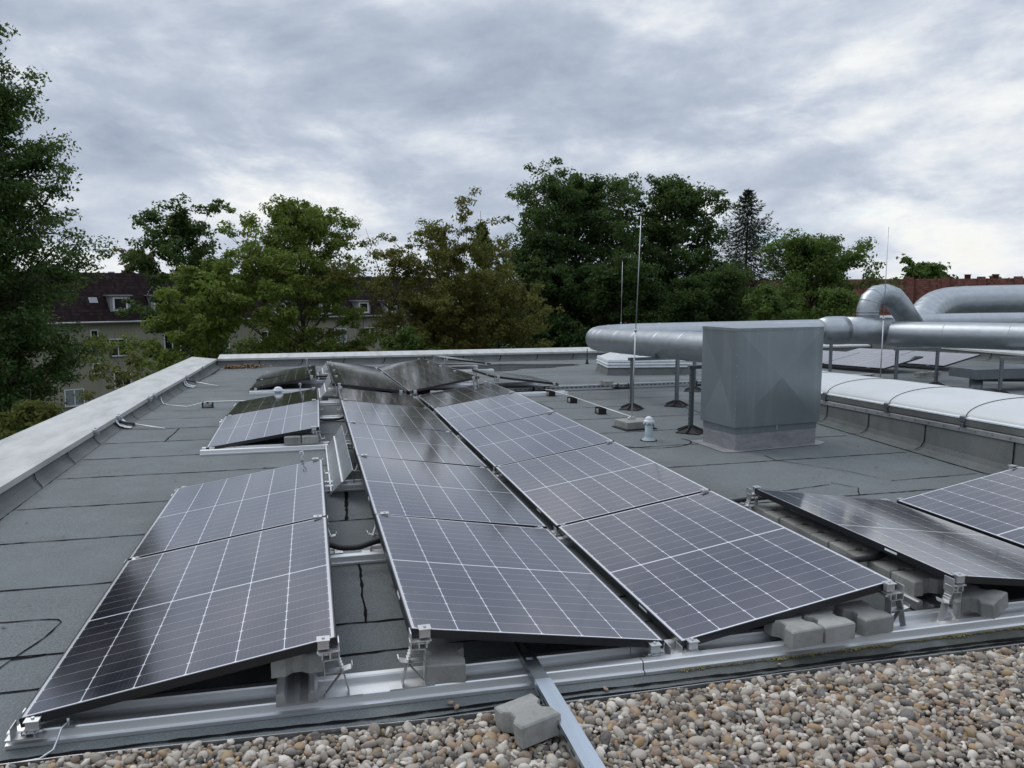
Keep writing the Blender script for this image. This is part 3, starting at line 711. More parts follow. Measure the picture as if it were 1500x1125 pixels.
wm = MB(); wm.tube([(4.77,5.56,.14),(4.78,6.61,.115),(4.80,7.83,.09),(4.79,8.85,.06),(4.72,9.4,.03)], .006, 8)
tag(wm.build('roof_wire', M['alu']), 'straight bright wire running to the near lightning rod', 'wire')
wl = MB(); wl.tube([(-1.19,9.85,.02),(-1.16,9.7,-.005),(-1.1,9.5,-.035),(-1.0,9.35,-.04),(-.7,9.0,-.025),(-.40,8.88,.055),(.0,8.9,.05),(.6,8.86,.04),(1.2,8.82,.04)], .0055, 8)
tag(wl.build('roof_wire', M['alu']), 'thin bright wire crossing the felt from the left coping', 'wire')

def bridging(y, label, wd):
    """white strip that follows the fillet of the upstand, and an insulated conductor"""
    t = thing('flashing_strip', label, 'strip', (-1.2,y,rz(y)), group='white strips on the left upstand')
    m = MB(); pr = [(-.015,lipz(0,y)-rz(y)-.05),(-.012,.11),(.004,.065),(.045,.032),(.10,.018),(.17,.010)]
    L = [];F = []
    for i,(o,h) in enumerate(pr):
        for e in (0,1): L += [(o+.006,-.03*i+e*wd,h+.012),(o,-.03*i+e*wd,h)]
    for i in range(len(pr)-1): F += [(4*i,4*i+4,4*i+6,4*i+2)]
    m.add(L,F); m.build('white_strip', M['white_plastic'], t, recalc=False)
    b = MB(); b.add([(x_,y_-.07 if k%4<2 else y_-.07,z_) for k,(x_,y_,z_) in enumerate(L)],F); b.v=[(q[0],q[1]-wd-.02,q[2]) for q in b.v]; b.build('white_strip', M['white_plastic'], t, recalc=False)
def conductor(pts, label):
    t = thing('conductor', label, 'wire', tuple(pts[0]), group='short conductors on the left upstand')
    q = [tuple(np.array(p)-np.array(pts[0])) for p in pts]
    a = MB(); a.tube(q[:2], [.02,.014], 8); a.build('black_sleeve', M['black_plastic'], t)
    b = MB(); b.tube(q[1:], .008, 8); b.build('bright_rod', M['alu'], t)
bridging(7.25,'near white strip curving down the left felt upstand', .12)
bridging(12.45,'far white strip curving down the left felt upstand', .10)
conductor([(-1.17,7.05,.09),(-.99,6.98,.065),(-.8,6.85,.05),(-.62,6.75,.035)],'near short conductor with black sleeve below the left coping')
conductor([(-1.17,12.3,.02),(-1.0,12.25,-.02),(-.75,12.2,-.07),(-.6,12.15,-.09)],'far short conductor with black sleeve below the left coping')

# ------------------------------------------------------------------ roof vents, cable tray
def vent(x,y,h,r,mat,capmat,label):
    t = thing('roof_vent', label, 'vent', (x,y,rz(y)), group='small roof vent pipes')
    a = MB(); a.lathe([(r*1.9,0),(r*1.85,.008),(r*1.15,.03),(r,.05),(r,h*.74)],n=20); a.build('pipe', mat, t)
    b = MB(); b.lathe([(r*1.12,h*.70),(r*1.42,h*.72),(r*1.45,h*.80),(r*1.2,h*.84),(r*1.05,h*.85),(r*1.08,h*.9),(r*.8,h*.95),(r*.45,h*.98),(.0,h)],n=20)
    for k in range(8):
        an = k*math.pi/4; b.box(r*1.42*math.cos(an)-.006,r*1.42*math.cos(an)+.006,r*1.42*math.sin(an)-.006,r*1.42*math.sin(an)+.006,h*.685,h*.73)
    b.build('cap', capmat, t)
    c = MB(); c.lathe([(r*2.2,0.0),(r*2.2,.004),(r*1.85,.006)]); c.build('collar', M['tar'], t)
vent(4.62,4.74,.27,.042,M['grey_plastic'],M['white_plastic'],'pale blue vent pipe with white cap beside the centre row')
vent(.57,9.2,.25,.055,M['grey_plastic'],M['white_plastic'],'white domed vent behind the middle left pair')
tp = MB(); tp.lathe([(.0,.0),(.05,.0),(.045,.02),(.02,.16),(.0,.17)],n=10); tp.tube([(0,0,.15),(0,0,.40)],.012,8); o=tp.build('marker_post', M['black_plastic']); o.location=(8.1,16.2,rz(16.2)); tag(o,'tiny black post standing near the far parapet','post')

ct = thing('cable_tray', 'long perforated metal cable tray running across the far roof', 'cable tray', (4.15,9.5,rz(9.5)+.03), R(3))
a = MB(); a.box(0,7.6,-.05,.05,.0,.004); a.box(0,7.6,-.052,-.048,.004,.05); a.box(0,7.6,.048,.052,.004,.05); a.box(0,7.6,-.055,.055,.05,.054); a.build('tray', M['galv'], ct)
b = MB()
for k in range(90): b.box(.02+k*.084,.065+k*.084,-.0545,-.0525,.018,.034)
b.build('slot', M['black_plastic'], ct)['kind'] = 'stuff'
for k in range(5):
    c = MB(); c.box(.5+k*1.55,.75+k*1.55,-.12,.12,-.03,0); c.tube([(.52+k*1.55,-.09,0),(.52+k*1.55,-.09,.07)],.014,8); c.tube([(.72+k*1.55,-.09,0),(.72+k*1.55,-.09,.07)],.014,8); c.build('foot', M['rubber'], ct)

# ------------------------------------------------------------------ HVAC housing
e1 = np.array([1.03,.14]); e1 /= np.linalg.norm(e1); e2 = np.array([-e1[1], e1[0]])
hv = thing('ventilation_housing', 'big grey sheet metal ventilation housing with cross creased sides', 'housing', (5.23,3.98,rz(4)), math.atan2(e1[1],e1[0]))
WB, DB = 1.05, .54
sk = MB(); sk.box(0,WB,0,DB,0,.27); sk.build('flashed_base', M['alubit'], hv)
fl = MB(); fl.add([(-.16,-.03,.006),(.02,-.07,.006),(WB+.02,-.07,.006),(WB+.16,.02,.006),(WB+.1,DB+.1,.006),(-.1,DB+.1,.006)],[(0,1,2,3,4,5)]); fl.build('flashing_apron', M['alubit'], hv, recalc=False)
bd = MB(); o_ = .026; z0,z1 = .245, 1.245
def crease(mb, p, q, zlo, zhi, nrm, bulge):
    p=np.array(p,float);q=np.array(q,float); nr=np.array(nrm,float)
    c = [np.array([*p,zlo]),np.array([*q,zlo]),np.array([*q,zhi]),np.array([*p,zhi])]; m_ = sum(c)/4+np.array([*nr,0])*bulge
    mb.add(c+[m_],[(0,1,4),(1,2,4),(2,3,4),(3,0,4)])
x0,x1,y0,y1 = -o_,WB+o_,-o_,DB+o_
crease(bd,(x0,y0),(x1,y0),z0,z1,(0,-1),.022); crease(bd,(x1,y0),(x1,y1),z0,z1,(1,0),.02); crease(bd,(x1,y1),(x0,y1),z0,z1,(0,1),.02); crease(bd,(x0,y1),(x0,y0),z0,z1,(-1,0),-.022)
bd.add([(x0,y0,z0),(x1,y0,z0),(x1,y1,z0),(x0,y1,z0)],[(3,2,1,0)])
bd.build('housing_body', M['hvac'], hv)
nk = MB(); nk.box(-.004,WB+.004,-.004,DB+.004,.175,.25); nk.build('base_collar', M['hvac'], hv)
ld = MB(); e_=.004; ld.box(x0-e_,x1+e_,y0-e_,y1+e_,z1-.022,z1+.012)
ld.build('lid', M['hvac'], hv, .004)
pk = MB(); pk.add([(x0,y0,z1+.0125),(x1,y0,z1+.0125),(x1,y1,z1+.0125),(x0,y1,z1+.0125),((x0+x1)/2,(y0+y1)/2,z1+.05)],[(0,1,4),(1,2,4),(2,3,4),(3,0,4)]); pk.build('lid_crown', M['duct'], hv)
rv = MB()
for k in range(7): rv.lathe([(.0,0),(.006,.0),(.004,.003),(0,.004)],(x0+.08+k*(x1-x0-.16)/6,0,0),6)
rv.v=[(a_,y0-e_-.003+c_*-1+0.003,z1-.01+b_) for a_,b_,c_ in rv.v]
for k in range(9): rv.box(x0-.004,x0-.0,y0+.004,y0+.012,z0+.08+k*.11,z0+.09+k*.11)
rv.build('rivet', M['galv'], hv)
lt = MB(); lt.box(WB*.48,WB*.48+.025,-.012,-.004,.19,.255); lt.build('latch', M['galv'], hv)

# ------------------------------------------------------------------ ducts
def smooth_path(ctrl, nseg=14, it=0):
    """Catmull-Rom through ctrl"""
    P = [np.array(p,float) for p in ctrl]; P = [2*P[0]-P[1]]+P+[2*P[-1]-P[-2]]; out=[]
    for i in range(1,len(P)-2):
        for k in range(nseg):
            t=k/nseg; a,b,c,d_=P[i-1],P[i],P[i+1],P[i+2]
            out.append(.5*((2*b)+(-a+c)*t+(2*a-5*b+4*c-d_)*t*t+(-a+3*b-3*c+d_)*t**3))
    out.append(P[-2]); return np.array(out)
def arc(c, u, v, r, a0, a1, n):
    c,u,v = map(lambda q: np.array(q,float),(c,u,v))
    return [c + r*(math.cos(a)*u+math.sin(a)*v) for a in np.linspace(a0,a1,n)]
def duct(parent, name, path, rad, every, facet=False):
    path = np.array(path); m = MB(); m.tube(path, rad, 40, True, True)
    o = m.build(name, M['duct'], parent)
    sg = MB(); L = np.concatenate([[0],np.cumsum(np.linalg.norm(np.diff(path,axis=0),axis=1))]); rr = np.full(len(path),rad) if np.isscalar(rad) else np.array(rad)
    for s_ in (every if isinstance(every,(list,tuple)) else np.arange(every*.5, L[-1], every)):
        p = np.array([np.interp(s_,L,path[:,i]) for i in range(3)]); p2 = np.array([np.interp(s_+.02,L,path[:,i]) for i in range(3)]); p1 = np.array([np.interp(s_-.02,L,path[:,i]) for i in range(3)])
        t_ = (p2-p1)/np.linalg.norm(p2-p1); r_ = np.interp(s_,L,rr)
        sg = MB(); sg.tube([p-t_*.011,p-t_*.004,p+t_*.004,p+t_*.011],[r_+.0005,r_+.004,r_+.004,r_+.0005],40,False,True); sg.build('seam_band', M['duct'], o, recalc=False)
    return o
dA = thing('round_duct', 'long L shaped round zinc duct leading from the housing over the roof', 'duct', (5.8,4.6,0))
def rel(P, o): return [tuple(np.array(p)-np.array(o)) for p in P]
straight = [(5.8, yy, np.interp(yy,[4.5,9.4],[.985,.825])) for yy in np.linspace(4.53,9.35,12)]
el = [(5.8+.65*(1-math.cos(a)), 9.35+.65*math.sin(a), .827+.01*a) for a in np.linspace(.15,math.pi/2,11)]
back = [(xx,10.0,np.interp(xx,[6.5,11.2],[.845,.895])) for xx in np.linspace(6.75,10.9,9)]
pth = straight+el+back
rad = [.19]*len(straight)+list(np.linspace(.19,.215,len(el)))+[.22]*len(back)
duct(dA,'duct_run',rel(pth,(5.8,4.6,0)),rad,[.9,1.6,2.35,3.1,3.8,4.5,4.75,4.95,5.15,5.35,5.6,6.6,7.7,8.8])
cl_ = MB(); cl_.tube(rel([(10.55,10.0,.89),(10.72,10,.89),(10.95,10,.89),(11.1,10,.89)],(5.8,4.6,0)),[.222,.27,.275,.275],40); cl_.build('reducer_collar', M['duct'], dA)
dT = thing('duct_junction','zinc T junction with arched branch rising above the ducts','duct',(11.5,10.0,.89))
tj = MB(); tj.tube([(-.42,0,0),(.55,-.12,-.02)],.265,40); tj.build('junction_body', M['duct'], dT)
ap = np.array([(.22,.1,.0),(.22,.1,.40),(.28,.1,.57),(.41,.1,.665),(.60,.1,.685),(.78,.1,.63),(.92,.1,.50),(1.40,.1,-.06)])
duct(dT,'arch',ap,.215,[.30,.36,.54,.70,.86,1.02,1.18])
dR = thing('round_duct','thick round zinc duct running to the right behind the rooflight','duct',(11.9,10.2,.82))
pR = [(11.95,10.0,.83),(12.15,9.4,.835),(12.7,7.9,.865),(13.05,6.9,.88),(13.25,6.3,.88),(13.7,5.0,.88),(14.2,3.5,.88)]
pR = smooth_path(pR,5); duct(dR,'duct_run',rel(pR,(11.9,10.2,.82)),.235,[.25,1.3,2.4,2.9,4.2])
dU = thing('round_duct','upper fat zinc duct bending down behind the others at the right','duct',(14.4,11.8,.9))
pU = smooth_path([(14.1,11.4,.75),(14.35,11.55,.98),(14.7,11.7,1.22),(15.1,11.8,1.35),(15.6,11.8,1.40),(16.6,11.6,1.43),(17.8,11.3,1.45),(20,10.8,1.48)],7)
duct(dU,'duct_run',rel(pU,(14.4,11.8,.9)),.36,[.15,.3,.45,.6,.75,.9,1.05,1.9,2.6,3.4])
dL = thing('round_duct','low zinc duct lying just behind the thick right hand duct','duct',(13.2,10.9,.9))
pL = smooth_path([(12.4,11.0,.93),(13.6,11.0,.95),(14.6,11.0,.97),(16.5,10.6,.99),(19,10,1.0)],6)
duct(dL,'duct_run',rel(pL,(13.2,10.9,.9)),.2,[1.3,1.4,1.5,1.62,1.74,2.8,4.0])

# posts with black rubber feet and cross bars
def post(x,y,top,label,rot=0):
    t = thing('duct_post', label, 'post', (x,y,rz(y)), rot, 'steel posts carrying the ducts')
    h = top-rz(y); a = MB()
    a.box(-.022,.022,-.0225,-.0205,.03,h); a.box(-.022,-.020,-.0205,.02,.03,h); a.box(.020,.022,-.0205,.02,.03,h); a.build('post', M['galv_dark'], t)
    for k in range(int((h-.12)/.05) if y < 9 else 0):
        s_ = MB(); s_.box(-.0232,-.0222,-.006,.006,.1+k*.05,.128+k*.05); s_.build('slot', M['black_plastic'], t)
    f = MB(); f.lathe([(.19,0),(.19,.012),(.17,.02),(.05,.062),(.045,.085),(.0,.085)],n=4,smooth=False)
    for k in range(8):
        an = k*math.pi/4; f.bar((.04*math.cos(an),.04*math.sin(an),.075),(.155*math.cos(an),.155*math.sin(an),.022),.01,.018)
    f.build('rubber_foot', M['rubber'], t)
    return t
def xbar(a,b,label):
    m = MB(); a=np.array(a,float); b=np.array(b,float); m.bar(rel([a],a)[0],tuple(b-a),.042,.042)
    o = m.build('cross_bar', M['galv_dark']); o.location = a; tag(o,label,'cross bar','cross bars under the ducts')
post(5.33,6.86,.72,'slotted post left of the duct, behind the lightning rod')
post(6.08,7.0,.70,'slotted post under the right side of the duct, in front of the skylight')
xbar((5.28,6.87,.715),(6.13,7.0,.705),'cross bar under the duct behind the lightning rod')
post(5.29,5.06,.78,'tallest slotted post, just left of the grey housing')
post(6.15,5.2,.78,'slotted post hidden behind the grey housing')
xbar((5.25,5.07,.772),(6.2,5.2,.77),'cross bar on the tall post beside the housing')
post(7.3,8.8,.62,'slotted post under the back duct, left of the housing')
post(10.5,9.55,.66,'thin post under the back duct, right of the housing')
post(7.55,8.2,.30,'short stub post at the left edge of the housing')
post(10.80,8.2,.66,'left leg of the steel frame behind the rooflight'); post(11.64,8.2,.66,'right leg of the steel frame behind the rooflight')
xbar((10.75,8.2,.655),(11.69,8.2,.655),'cross bar of the steel frame behind the rooflight')
post(11.54,6.8,.62,'left leg of the frame at the right picture edge'); post(12.6,6.6,.62,'right leg of the frame at the right picture edge')
xbar((11.5,6.8,.6),(12.65,6.6,.6),'cross bar of the frame at the right picture edge')
st = thing('steel_beam_support','dark steel beam on a round pedestal behind the rooflight','support',(11.79,7.5,rz(7.5)))
a = MB(); a.box(-.3,2.2,-.28,.28,.36,.372); a.box(-.3,2.2,-.27,-.26,.22,.36); a.box(-.3,-.29,-.26,.27,.22,.36); a.box(-.3,2.2,-.28,-.2,.212,.224); a.build('beam', M['galv_dark'], st)
b = MB(); b.lathe([(.13,0),(.1,.02),(.1,.19),(.15,.2),(.15,.212)],n=16); b.build('pedestal', M['galv_dark'], st)
c = MB(); c.tube([(.3,.1,.17),(2.6,-.6,.17)],.06,12); o = c.build('grey_pipe', M['galv_dark']); o.location=(11.79,7.6,rz(7.5)); tag(o,'dark grey pipe lying beside the steel beam','pipe')

# ------------------------------------------------------------------ barrel rooflight
bl = thing('barrel_rooflight','long white barrel vault rooflight on a felt covered curb','rooflight',(7.2,5.3,0))
def blx(y): return .07*(y-5.3)
def blz(y): return np.interp(y,[-2,2.3,5.35,7],[.44,.335,.25,.2])
YB = np.linspace(-2.2,7.0,40); WV = 1.35
def sweepY(prof):
    """prof(y)-> list of (x,z)"""
    m = MB(); n = len(prof(0)); L=[]
    for yy in YB: L += [(blx(yy)+px, yy-5.3, pz) for px,pz in prof(yy)]
    m.add(L,[(i*n+k,i*n+(k+1)%n,(i+1)*n+(k+1)%n,(i+1)*n+k) for i in range(len(YB)-1) for k in range(n)])
    m.f += [tuple(range(n)),tuple(reversed(range((len(YB)-1)*n,len(YB)*n)))]; m.sm += [False,False]
    return m
sweepY(lambda y:[(-.10,rz(y)+.004),(-.05,rz(y)+.015),(-.02,rz(y)+.05),(-.005,rz(y)+.10),(.0,blz(y)),(WV,blz(y)),(WV+.02,rz(y)+.08),(WV+.1,rz(y)-.04),(-.10,rz(y)-.04)]).build('felt_curb', M['upstand'], bl)
sweepY(lambda y:[(-.012,blz(y)-.005),(-.012,blz(y)+.04),(.0,blz(y)+.05),(WV,blz(y)+.05),(WV+.012,blz(y)+.04),(WV+.012,blz(y)-.005)]).build('fixing_strip', M['alu_dull'], bl)
sweepY(lambda y:[(.004,blz(y)+.051),(-.018,blz(y)+.062),(-.018,blz(y)+.115),(.0,blz(y)+.122),(WV,blz(y)+.122),(WV+.018,blz(y)+.115),(WV+.018,blz(y)+.06),(WV-.004,blz(y)+.051)]).build('edge_profile', m_metal('grey_profile',(.3,.3,.29),.5,.15), bl)
def vault(y, add=0):
    z0 = blz(y)+.123; return [( WV/2 - (WV/2-.012+add)*math.cos(a), z0 + (.175+add)*math.sin(a)**.9 if 0<a<math.pi else z0) for a in np.linspace(0,math.pi,25)]
m = MB(); n=25; L=[]
for yy in YB: L += [(blx(yy)+px,yy-5.3,pz) for px,pz in vault(yy)]
m.add(L,[(i*n+k,i*n+k+1,(i+1)*n+k+1,(i+1)*n+k) for i in range(len(YB)-1) for k in range(n-1)],True)
m.f += [tuple(range(n)),tuple(reversed(range((len(YB)-1)*n,len(YB)*n)))]; m.sm += [False,False]
m.build('vault_sheet', M['poly'], bl)
sweepY(lambda y:[(-.02,blz(y)+.1225),(-.02,blz(y)+.135),(.015,blz(y)+.142),(.02,blz(y)+.1225)]).build('white_edge', M['white_plastic'], bl)
for yy in (-.4,.75,1.85,2.95,4.05,5.2,6.3):
    s_ = MB(); s_.tube([(blx(yy)+px,yy-5.3,pz) for px,pz in vault(yy,.003)],.0042,6); st_ = s_.build('tension_strap', M['strap'], bl)
    k_ = MB(); k_.box(blx(yy)-.036,blx(yy)+.015,yy-5.33,yy-5.27,blz(yy)+.09,blz(yy)+.147); k_.box(blx(yy)-.035,blx(yy)-.018,yy-5.32,yy-5.28,blz(yy)+.04,blz(yy)+.085); k_.build('strap_bracket', M['galv_dark'], st_, .006)
sc = MB()
for k in range(46):
    yy=-2+k*.2; sc.box(blx(yy)-.016,blx(yy)-.012,yy-5.306,yy-5.294,blz(yy)+.012,blz(yy)+.024)
sc.build('screw', M['galv_dark'], bl)
lp = MB()
for yy in (-.9,.2,1.25,2.35,3.45,4.35,5.15,6.1):
    pr=[(-.004,blz(yy)-.01,0),(-.008,rz(yy)+.11,.0),(-.026,rz(yy)+.055,.02),(-.056,rz(yy)+.02,.06),(-.105,rz(yy)+.009,.14)]
    L=[]
    for o_,h,sh in pr:
        for e in (0,.013): L.append((blx(yy)+o_-.003,yy-5.3+sh+e,h+.003))
    lp = MB(); lp.add(L,[(2*i,2*i+1,2*i+3,2*i+2) for i in range(len(pr)-1)]); lp.build('felt_lap', M['tar'], bl, recalc=False)
sx = MB(); strip(sx,[(7.2+blx(yy)-.12,yy) for yy in np.linspace(-2,7,20)],.012); tag(sx.build('roof_seam',M['tar'],recalc=False),kind='structure')

# ------------------------------------------------------------------ domed skylight
sk_ = thing('domed_skylight','white pyramid domed skylight on a low felt curb','skylight',(7.15,12.3,rz(12.5)),R(-10))
SW, SD = 1.75, 1.15
a = MB(); L = [(-.06,-.06,-.03),(SW+.06,-.06,-.03),(SW+.06,SD+.06,-.03),(-.06,SD+.06,-.03),(0,0,.17),(SW,0,.17),(SW,SD,.17),(0,SD,.17)]
a.add(L,[(0,1,5,4),(1,2,6,5),(2,3,7,6),(3,0,4,7),(4,5,6,7)]); a.build('felt_curb', M['upstand'], sk_)
b = MB()
for z0_,z1_,o1,o2 in ((.171,.235,.03,.02),(.236,.29,.04,.02),(.291,.335,.03,.035)):
    L=[(-o1,-o1,z0_),(SW+o1,-o1,z0_),(SW+o1,SD+o1,z0_),(-o1,SD+o1,z0_),(-o2+.02,-o2+.02,z1_),(SW+o2-.02,-o2+.02,z1_),(SW+o2-.02,SD+o2-.02,z1_),(-o2+.02,SD+o2-.02,z1_)]
    b.add(L,[(0,1,5,4),(1,2,6,5),(2,3,7,6),(3,0,4,7),(4,5,6,7),(3,2,1,0)])
b.build('white_frame', M['white_plastic'], sk_)
c = MB(); L=[(.03,.03,.335),(SW-.03,.03,.335),(SW-.03,SD-.03,.335),(.03,SD-.03,.335),(.42,.42,.52),(SW-.42,.42,.52),(SW-.42,SD-.42,.52),(.42,SD-.42,.52)]
c.add(L,[(0,1,5,4),(1,2,6,5),(2,3,7,6),(3,0,4,7),(4,5,6,7)]); c.build('dome', M['poly'], sk_, .02)

# ------------------------------------------------------------------ gravel
ge = MB()
for (xa,ya),(xb,yb) in zip([(-.8,-.10),(.2,-.115),(1.49,-.20),(2.1,-.215),(2.83,-.22),(3.3,-.225),(3.6,-.24)],[(.2,-.115),(1.49,-.20),(2.1,-.215),(2.83,-.22),(3.3,-.225),(3.6,-.24),(7,-.34)]):
    ge.bar((xa,ya-.034,.011),(xb,yb-.034,.011),.004,.022)
tag(ge.build('gravel_edging', M['alu_dull']), 'thin metal edging strip holding back the pebbles', 'edging')
def edge_y(x): return np.interp(x,[-.8,.2,1.49,2.1,2.83,3.3,3.6,7],[-.10,-.115,-.20,-.215,-.22,-.225,-.24,-.34])-.042
gb = MB(); gx = np.linspace(-1.05,7,30); L=[]
for xx in gx: L += [(xx,edge_y(xx),.006),(xx,-2.6,.006)]
gb.add(L,[(2*i,2*i+1,2*i+3,2*i+2) for i in range(29)]); tag(gb.build('gravel_bed', M['bed'], recalc=False), kind='structure')
def ico(n):
    import bmesh
    bm = bmesh.new(); bmesh.ops.create_icosphere(bm, subdivisions=n, radius=1); v=np.array([q.co[:] for q in bm.verts]); f=np.array([[q.index for q in fc.verts] for fc in bm.faces]); bm.free(); return v,f
def pebbles(pts, size, sub):
    v0,f0 = ico(sub); n=len(pts); nv=len(v0)
    V = np.empty((n,nv,3),np.float32)
    dirs = rng.normal(size=(n,4,3)); dirs/=np.linalg.norm(dirs,axis=2,keepdims=True); amp = rng.uniform(-.42,.16,size=(n,4))
    base = np.ones((n,nv))
    for k in range(4):
        dt = np.einsum('ij,nj->ni',v0,dirs[:,k]); base += amp[:,k:k+1]*np.maximum(dt,0)**1.6
    V[:] = v0[None]*base[:,:,None]
    sc_ = np.stack([rng.uniform(.85,1.45,n),rng.uniform(.72,1.0,n),rng.uniform(.45,.8,n)],1)*size[:,None]*.5
    V *= sc_[:,None,:]
    q = rng.normal(size=(n,4)); q[:,1:3]*=.30; q/=np.linalg.norm(q,axis=1,keepdims=True); w_,x_,y_,z_=q.T
    Rm = np.stack([1-2*(y_*y_+z_*z_),2*(x_*y_-z_*w_),2*(x_*z_+y_*w_),2*(x_*y_+z_*w_),1-2*(x_*x_+z_*z_),2*(y_*z_-x_*w_),2*(x_*z_-y_*w_),2*(y_*z_+x_*w_),1-2*(x_*x_+y_*y_)],1).reshape(n,3,3)
    V = np.einsum('nij,nkj->nki',Rm,V)+np.asarray(pts)[:,None,:]
    F = (f0[None]+ (np.arange(n)*nv)[:,None,None]).reshape(-1,3)
    return V.reshape(-1,3), F
def scatter(x0,x1,y0,y1,pitch,zf):
    gx=np.arange(x0,x1,pitch); gy=np.arange(y0,y1,pitch*.87); A,B=np.meshgrid(gx,gy); A=A+(np.arange(len(gy))%2)[:,None]*pitch/2
    A=A+rng.uniform(-.42,.42,A.shape)*pitch; B=B+rng.uniform(-.42,.42,B.shape)*pitch
    return np.stack([A.ravel(),B.ravel()],1)
pts=[];siz=[]
for layer,(z_,pitch) in enumerate(((.006,.026),(.014,.031),(.021,.046))):
    q = scatter(-.95,6.2,-1.5,-.08,pitch,0); s_ = np.clip(rng.lognormal(math.log(.0275),.36,len(q)),.012,.06)
    ok = (q[:,1] + s_*.55 < edge_y(q[:,0])) & (np.hypot((q[:,0]-1.79),(q[:,1]+.42))>.09*(layer>0)); q,s_=q[ok],s_[ok]
    ch_ok = ~((np.abs(q[:,0]-(1.915+.0175*(q[:,1]+.2)))<.045)&(layer>0)); q,s_=q[ch_ok],s_[ch_ok]
    hill = .005*np.sin(q[:,0]*3.1+1)*np.cos(q[:,1]*4)+.004
    pts.append(np.stack([q[:,0],q[:,1],z_+hill+rng.uniform(-.004,.006,len(q))],1)); siz.append(s_)
pts=np.concatenate(pts); siz=np.concatenate(siz)
near = pts[:,1]>-.95
v1,f1 = pebbles(pts[near],siz[near],2); v2,f2 = pebbles(pts[~near],siz[~near],1)
tag(npmesh('gravel', np.concatenate([v1,v2]), np.concatenate([f1,f2+len(v1)]), M['pebble'], smooth=True), 'bed of mixed brown and grey rounded pebbles along the front', 'pebbles', kind='stuff')
for (xx,yy,s_,l) in ((1.555,-.118,.022,'small round pebble strayed onto the felt near the front bracket'),(1.57,-.16,.028,'pinkish brown pebble strayed onto the felt by the edging'),(2.19,-.17,.024,'tan pebble strayed onto the felt right of the channel'),(3.0,-.165,.02,'pale pebble strayed onto the felt under the centre panel')):
    v_,f_=pebbles(np.array([[0,0,s_*.3]]),np.array([s_]),2); o=npmesh('pebble',v_,f_,M['pebble'],smooth=True); o.location=(xx,yy,.004); tag(o,l,'pebble','stray pebbles on the felt')
# moss along the rail foot
ms=[];mz=[]
for k in range(5200):
    xx = 2.5+rnd.random()**.85*3.6; th_=.5+.5*math.sin(xx*9)*math.sin(xx*23+1); ms.append((xx, -.098-.012*(xx-2.4)+rnd.gauss(.002,.003+.008*th_), .002+rnd.random()*.009)); mz.append(rnd.uniform(.003,.008)*(.5+th_))
v_,f_=pebbles(np.array(ms),np.array(mz),1); tag(npmesh('moss',v_,f_,M['moss'],smooth=True),'yellow green moss growing along the foot of the right rail','moss',kind='stuff')
# dead leaves in the roof corner
dl=[];df=[]
for k in range(500):
    c = np.array([-1.0+abs(rnd.gauss(0,.45)),17.45-abs(rnd.gauss(0,.18)),rz(17.3)+.01+rnd.random()*.07]); r_=rnd.uniform(.02,.045); a_=rnd.random()*6.28
    u_=np.array([math.cos(a_),math.sin(a_),rnd.uniform(-.6,.6)])*r_; v_=np.array([-math.sin(a_),math.cos(a_),rnd.uniform(-.6,.6)])*r_*.6
    o=len(dl); dl+=[c-u_,c+v_,c+u_,c-v_]; df.append((o,o+1,o+2,o+3))
tag(npmesh('fallen_leaves',np.array(dl),np.array(df),m_leaf('dead_leaf',(.10,.045,.02),(.2,.11,.05),.1)),'heap of brown dead leaves in the far left roof corner','leaves',kind='stuff')

# ------------------------------------------------------------------ trees
LEAF = {
 'poplar': m_leaf('poplar_leaf',(.032,.066,.022),(.085,.135,.04)),
 'dark': m_leaf('dark_leaf',(.019,.044,.014),(.062,.105,.028)),
 'light': m_leaf('light_leaf',(.095,.145,.022),(.205,.255,.05)),
 'mid': m_leaf('mid_leaf',(.048,.09,.02),(.115,.17,.038)),
 'brown': m_leaf('bronze_leaf',(.085,.088,.02),(.18,.15,.04)),
 'spruce': m_leaf('spruce_needle',(.010,.020,.009),(.026,.042,.016),.1),
 'yellow': m_leaf('yellow_leaf',(.09,.10,.02),(.16,.16,.04)),
 'red': m_leaf('red_leaf',(.08,.05,.03),(.14,.09,.05)),
}
def leaves_mesh(C, N_, size, asp=.55):
    """C centres, N_ normals-ish; returns rhombus leaves"""
    n=len(C); a=rng.normal(size=(n,3)); nrm=N_+.0; u=np.cross(nrm,a); u/=np.linalg.norm(u,axis=1,keepdims=True)+1e-9; v=np.cross(nrm,u); v/=np.linalg.norm(v,axis=1,keepdims=True)+1e-9
    s=size*rng.uniform(.6,1.3,n)[:,None]; u=u*s; v=v*s*asp; bend=nrm*s*.18
    V=np.stack([C-u,C-u*.1+v+bend,C+u*1.05,C-u*.1-v+bend],1).reshape(-1,3); F=np.arange(4*n).reshape(n,4)
    return V,F
